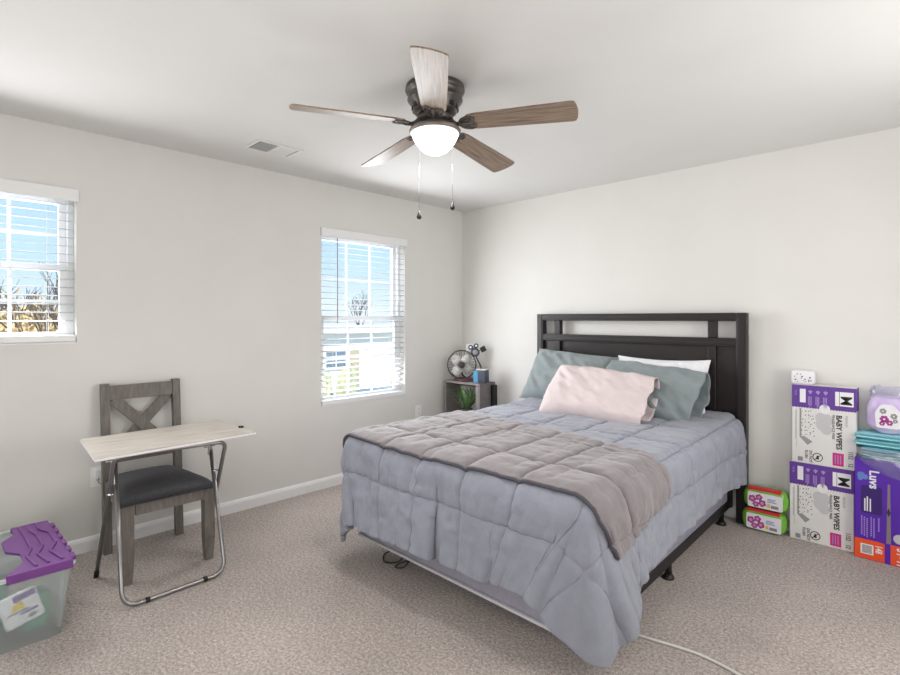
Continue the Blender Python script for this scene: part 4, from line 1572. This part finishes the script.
# violet diaper carton
dx0, dx1, dy0, dy1, dh = 3.206, 3.62, -.168, -.02, .565
dc = thing('diaper_carton', 'violet and orange diaper carton right of the wipes cartons', 'carton', ((dx0 + dx1) / 2, -.09, 0))
build('carton', G().box((dx0, dy0, 0), (dx1, dy1, dh), .003), 'violet', dc)
F = faceM(dx0, dy0, 0)
g = G()
g.prism([(.001, .003), (.133, .003), (.133, .108), (.105, .112), (.001, .112)], 0, .0005, F)
g.mark().box((.158, .003, 0), (.413, .112, .0005), mat=F)
g.mark().box((dx0 - .0005, dy0, .003), (dx0, dy1, .112))
build('orange_band', g, 'orange', dc)
build('panel', G().prism(rounded_poly([(.03, .26), (.122, .26), (.122, .415), (.03, .415)], .012), 0, .0005, F), 'dviolet', dc)
build('torn_strip', G().prism([(.140, .114), (.160, .114), (.156, .44), (.146, .44)], 0, .0007, F), 'tear', dc, 'strip of bare card')
g = G().prism([(.142, .285), (.150, .262), (.159, .285), (.150, .312)], .0007, .0012, F)
build('hand_hole', g, 'cblack', dc)
g = G()
down_text(g, F, 'Luvs', .042, .068, .505, .95, .0016)
g.mark().box((.028, .03, .0005), (.085, .086, .0009), mat=F)
down_text(g.mark(), F, '31-41', .050, .185, .103, .62, .0012, .0012)
down_text(g.mark(), F, '148', .030, .094, .092, .70, .0008, .0012)
g.mark()
for k, (u_, ln) in enumerate(((.044, .070), (.055, .082), (.068, .072))):
    g.box((u_, .272, .0005), (u_ + .006, .272 + ln, .0010), mat=F)
build('white_print', g, 'cwhite', dc)
g = G()
for k, (u_, v0, v1) in enumerate(((.030, .135, .245), (.042, .13, .25), (.054, .125, .245), (.072, .135, .25), (.084, .13, .25), (.105, .17, .25))):
    for q in range(int((v1 - v0) / .011)):
        g.box((u_, v0 + q * .011, 0), (u_ + .006, v0 + q * .011 + .008, .0005), mat=F)
build('small_print', g, 'clilac', dc)
g = G()
for k in range(9):
    g.box((.034 + .0, .036 + k * .005, .0009), (.078, .0385 + k * .005, .0012), mat=F)
build('bar_code', g, 'cblack', dc)
g = G()
for (u_, v_, r_) in ((.030, .470, .018), (.048, .462, .014), (.026, .452, .012)):
    g.prism([(u_ + r_ * math.cos(2 * PI * w / 14), v_ + r_ * math.sin(2 * PI * w / 14)) for w in range(14)], 0, .0006 + r_ * .01, F)
build('blue_print', g, 'bluep', dc)
g = G()
for (u_, v_, r_) in ((.195, .15, .026), (.215, .168, .02), (.225, .14, .024)):
    g.prism([(u_ + r_ * math.cos(2 * PI * w / 16), v_ + r_ * math.sin(2 * PI * w / 16)) for w in range(16)], 0, .0006 + r_ * .01, F)
build('grey_print', g, 'clight', dc)


# aqua underpads on the violet carton
def pads(name, label, z0, n, th, x0, x1, y0, y1, mats, film, seed):
    o = thing('underpad_pack', label, 'underpads', ((x0 + x1) / 2, (y0 + y1) / 2, z0), 'aqua pads on the violet carton')
    rr = random.Random(seed)
    for k in range(n):
        nx, ny = 24, 12
        ja, jb = rr.uniform(-.006, .006), rr.uniform(-.006, .006)
        vs = []
        for side in (1, 0):
            for i in range(nx):
                for j in range(ny):
                    u_, v_ = i / (nx - 1), j / (ny - 1)
                    edge = min(1, min(u_, 1 - u_) * 14, min(v_, 1 - v_) * 8)
                    zz = z0 + k * th + (th * .5 + side * (th * .46) * (.35 + .65 * edge) - (1 - side) * th * .46 * (.35 + .65 * edge))
                    zz += .0016 * float(vn(np.array(u_ * 6), np.array(v_ * 4), seed))
                    vs.append((x0 + ja + (x1 - x0) * u_, y0 + jb + (y1 - y0) * v_, zz + .002))
        N = nx * ny
        fs = [tuple(reversed(f)) for f in grid_faces(nx, ny)][:0]
        top = grid_faces(nx, ny)
        fs += [tuple(reversed(f)) for f in top] + [tuple(i + N for i in f) for f in top]
        for i in range(nx - 1):
            fs += [(i * ny, (i + 1) * ny, N + (i + 1) * ny, N + i * ny), ((i + 1) * ny + ny - 1, i * ny + ny - 1, N + i * ny + ny - 1, N + (i + 1) * ny + ny - 1)]
        for j in range(ny - 1):
            fs += [(j + 1, j, N + j, N + j + 1), ((nx - 1) * ny + j, (nx - 1) * ny + j + 1, N + (nx - 1) * ny + j + 1, N + (nx - 1) * ny + j)]
        build('folded_pad', G().add(vs, fs, True), mats, o)
    return o


u1 = pads('a', 'stack of thin folded aqua pads in clear film on the violet carton', dh, 4, .0155, 3.235, 3.66, -.182, -.02, 'aqua2', True, 2)
# clear film sagging over the front of the carton
nx, ny = 30, 16
vs = []
for i in range(nx):
    for j in range(ny):
        u_, v_ = i / (nx - 1), j / (ny - 1)
        x = 3.214 + .44 * u_
        z = .632 - (.045 + .09 * math.sin(PI * min(1, u_ * 1.15)) ** .8 + .04 * u_) * v_ ** 1.0
        y = -.192 - .018 * math.sin(PI * v_) - .006 * float(vn(np.array(u_ * 9), np.array(v_ * 5), 7))
        vs.append((x, y, z))
build('film', G().add(vs, grid_faces(nx, ny), True), 'film', u1, 'clear plastic film')
u2 = pads('b', 'thick folded aqua pad on top of the thinner aqua pads', dh + .0645, 2, .040, 3.202, 3.66, -.175, -.018, 'aqua', False, 5)

# lilac pouch of training pants
lp = thing('wrapped_pack', 'lilac plastic wrapped pack standing on the aqua pads', 'pack', (3.345, -.10, .713))
cxp, cyp, zp = 3.352, -.098, .713
n, m = 26, 28
vs = []
for i in range(n):
    t = i / (n - 1)
    z = zp + .208 * t
    k = (min(1, (t + .01) / .22)) ** .4 * (1 - .30 * max(0, (t - .55) / .45) ** 2)
    if i == 0:
        k = .5
    for j in range(m):
        a = 2 * PI * j / m
        c, s_ = math.cos(a), math.sin(a)
        p = (abs(c) ** 2.5 + abs(s_) ** 2.5) ** (-1 / 2.5)
        wob = 1 + .05 * float(fbm(np.array(t * 4), np.array(j * .45), 6, 2))
        vs.append((cxp + .098 * c * p * k * wob, cyp + .066 * s_ * p * k * wob, z))
fs = [(i * m + j, i * m + (j + 1) % m, (i + 1) * m + (j + 1) % m, (i + 1) * m + j) for i in range(n - 1) for j in range(m)]
fs += [tuple(range(m - 1, -1, -1)), tuple((n - 1) * m + j for j in range(m))]
build('wrapper', G().add(vs, fs, True), 'lilac', lp)
# loose gathered film top
vs = []
n2 = 8
for i in range(n2):
    t = i / (n2 - 1)
    for j in range(m):
        a = 2 * PI * j / m
        c, s_ = math.cos(a), math.sin(a)
        p = (abs(c) ** 2.5 + abs(s_) ** 2.5) ** (-1 / 2.5)
        wob = 1 + (.05 + .16 * t) * float(fbm(np.array(t * 3), np.array(j * .8), 16, 2))
        vs.append((cxp + .093 * c * p * (.88 - .12 * t) * wob, cyp + .068 * s_ * p * (.85 - .45 * t) * wob, zp + .198 + .055 * t + .014 * t * float(vn(np.array(j * .7), np.array(0.), 4))))
fs = [(i * m + j, i * m + (j + 1) % m, (i + 1) * m + (j + 1) % m, (i + 1) * m + j) for i in range(n2 - 1) for j in range(m)]
build('film_top', G().add(vs, fs, True), 'film', lp, 'gathered clear film')
F = faceM(cxp - .09, cyp - .0665, zp)
build('white_panel', G().prism(rounded_poly([(.040, .035), (.142, .035), (.150, .12), (.110, .165), (.060, .165), (.034, .12)], .015), -.008, .0026, F), 'cwhite', lp)
g = G()
for (u_, v_, r_) in ((.075, .085, .018), (.098, .066, .014), (.066, .060, .012)):
    for q in range(6):
        a = 2 * PI * q / 6
        g.prism([(u_ + r_ * .7 * math.cos(a) + r_ * .45 * math.cos(2 * PI * w / 10), v_ + r_ * .7 * math.sin(a) + r_ * .45 * math.sin(2 * PI * w / 10)) for w in range(10)], .0026, .0034, F)
build('flower_print', g, 'flower', lp)
g = G()
for (u_, v_, r_) in ((.070, .128, .014), (.116, .104, .014), (.122, .078, .010)):
    for q in range(6):
        a = 2 * PI * q / 6 + .3
        g.prism([(u_ + r_ * .7 * math.cos(a) + r_ * .45 * math.cos(2 * PI * w / 10), v_ + r_ * .7 * math.sin(a) + r_ * .45 * math.sin(2 * PI * w / 10)) for w in range(10)], .0026, .0034, F)
build('grey_flower_print', g, 'cgrey', lp)

# ------------------------------------------------------------------ cables
g = G().tube(fillet([(2.50, -1.70, .006), (2.62, -1.76, .006), (2.70, -1.745, .006), (2.80, -1.72, .006), (2.90, -1.705, .006), (3.02, -1.722, .006), (3.2, -1.78, .006)], .08, 5), .0055, 8)
tag(build('cable', g, 'cable', None, at=(2.8, -1.74, .0)), 'white cable on the carpet running out from under the bed', 'cable')
g = G().tube(fillet([(1.30, -1.90, .006), (1.26, -2.02, .006), (1.36, -2.10, .006), (1.43, -2.04, .012), (1.41, -1.98, .045), (1.47, -1.99, .05), (1.50, -2.06, .010), (1.44, -2.10, .006), (1.42, -2.0, .006), (1.7, -1.8, .006)], .05, 5), .0032, 6)
tag(build('cable', g, 'rubber', None, at=(1.4, -2.0, .0)), 'thin black cable looped on the carpet under the foot of the bed', 'cable')

# ------------------------------------------------------------------ outdoors, a storey below
GZ = -2.9
gr = build('lawn', G().box((-90, -60, GZ - .2), (-1.0, 90, GZ)), 'ground', None)
gr['kind'] = 'structure'
gr['label'] = 'pale dry lawn outside the windows'
dv = build('driveway', G().box((-26, 4, GZ), (-8, 22, GZ + .02)), 'drive', None)
dv['kind'] = 'structure'
dv['label'] = 'pale concrete drive in front of the white house'

hs_ = thing('house', 'white neighbouring house outside the tall window', 'house', (-20, 18, GZ))
bx0, bx1, by0, by1, bh = -30, -17, 5.5, 26, 3.55
build('wall', G().box((bx0, by0, GZ + .03), (bx1, by1, GZ + bh)), 'siding', hs_)
g = G()
rid = (bx0 + bx1) / 2
z1_, z2_ = GZ + bh, GZ + bh + .30
vs = [(bx0 - .4, by0 - .4, z1_), (bx1 + .4, by0 - .4, z1_), (bx1 + .4, by1, z1_), (bx0 - .4, by1, z1_), (rid, by0 - .4, z2_), (rid, by1, z2_)]
g.add(vs, [(0, 1, 4), (1, 2, 5, 4), (2, 3, 5), (3, 0, 4, 5), (3, 2, 1, 0)])
build('roof', g, 'roof', hs_)
for y, z, w, h in ((9.7, 2.0, 1.1, .75), (14.6, 2.0, 1.1, .75), (19.2, 2.0, 1.1, .75)):
    f_ = build('window', G().box((bx1, y - w / 2 - .1, GZ + z - .1), (bx1 + .06, y + w / 2 + .1, GZ + z + h + .1)), 'trim', hs_)
    g = G()
    for a in (0, 1):
        for c in (0, 1):
            g.box((bx1 + .06, y - w / 2 + a * w / 2 + .03, GZ + z + c * h / 2 + .03), (bx1 + .075, y - w / 2 + (a + 1) * w / 2 - .03, GZ + z + (c + 1) * h / 2 - .03))
    build('pane', g, 'hwin', f_)
build('door', G().box((bx1, 10.5, GZ + .05), (bx1 + .07, 11.0, GZ + 2.75), .01), 'hdoor', hs_)
for k, (x, y, r_) in enumerate(((-15.7, 8.2, .55), (-15.7, 9.5, .6), (-15.6, 12.4, .5), (-15.7, 13.9, .5))):
    blob('shrub', ['round olive shrub left of the others by the white house', 'second olive shrub along the white house wall', 'third olive shrub nearest the house door', 'olive shrub furthest right along the white house'][k], 'shrub', (x, y, GZ + .03), r_, (.8, .8, 1.9), 'olive', 20 + k, .3, 'shrubs along the white house')

# parked car seen small below the house
cr = thing('car', 'small blue car parked before the white house', 'car', (-13.2, 9.6, GZ + .02))
mcar = Matrix.Translation((-13.2, 9.6, GZ + .02)) @ Matrix.Rotation(rad(50), 4, 'Z')
g = G().box((-2.1, -.85, .32), (2.1, .85, .85), .16, mcar, seg=4)
build('body', g, 'carblue', cr)
build('cabin', G().box((-1.15, -.72, .80), (.95, .72, 1.42), .22, mcar, seg=4), 'hwin', cr)
for a in (-1.3, 1.3):
    for c in (-.78, .78):
        g = G().tube([mcar @ Vector((a, c - .1, .32)), mcar @ Vector((a, c + .1, .32))], .32, 18)
        build('wheel', g, 'rubber', cr)


def bare_tree(x, y, h, seed, label, leaves=0, group='bare trees beyond the lawn'):
    rr = random.Random(seed)
    o = thing('tree', label, 'tree', (x, y, GZ), group)
    g = G()
    tips = []

    def grow(p, d, L, r, depth):
        q = p + d * L
        mid_ = (p + q) / 2 + Vector((rr.uniform(-1, 1), rr.uniform(-1, 1), 0)) * L * .05
        g.tube([p, mid_, q], [r, r * .85, r * .68], 6 if depth < 2 else 4, cap=False)
        if depth >= 5 or r < .006:
            tips.append(q); return
        for k in range(rr.choice((2, 3)) if depth > 0 else 4):
            nd = (d + Vector((rr.uniform(-1, 1), rr.uniform(-1, 1), rr.uniform(-.1, .7))) * .62).normalized()
            grow(p + d * L * rr.uniform(.7, 1.0), nd, L * rr.uniform(.62, .82), r * .62, depth + 1)

    grow(Vector((x, y, GZ - .05)), Vector((0, 0, 1)), h * .32, h * .018, 0)
    build('trunk', g, 'bark', o)
    if leaves:
        vs = []; fs = []
        for k in range(leaves):
            p = rr.choice(tips) + Vector((rr.gauss(0, .3), rr.gauss(0, .3), rr.gauss(0, .3)))
            a = Vector((rr.uniform(-1, 1), rr.uniform(-1, 1), rr.uniform(-1, 1))).normalized() * .11
            b_ = a.cross(Vector((rr.uniform(-1, 1), rr.uniform(-1, 1), rr.uniform(-1, 1)))).normalized() * .08
            i0 = len(vs)
            vs += [p - a, p + b_, p + a, p - b_]
            fs.append((i0, i0 + 1, i0 + 2, i0 + 3))
        build('foliage', G().add(vs, fs), 'autumn', o)
    return o


bare_tree(-17, -1.2, 6.4, 1, 'bare tree rising tallest in the short window at left')
bare_tree(-21, -.6, 6.8, 2, 'bare tree behind the autumn trees, right part of the short window')
bare_tree(-24, 1.5, 7.0, 3, 'bare tree furthest back in the short window')
bare_tree(-58, 41, 8.4, 4, 'bare tree behind the white house roof in the tall window')
ks = [(-14, -3.2, 3.6), (-15, -1.9, 3.9), (-16, -.6, 3.8), (-17, .7, 4.1), (-19, -2.6, 4.4), (-20, .2, 4.4), (-23, -1.4, 4.6), (-22, 2.2, 4.6), (-27, .5, 5.0), (-27, 3.4, 5.0)]
for k, (x, y, h) in enumerate(ks):
    bare_tree(x, y, h, 30 + k, 'low tan autumn tree in the woods seen through the short window', 1800, 'autumn trees through the short window')
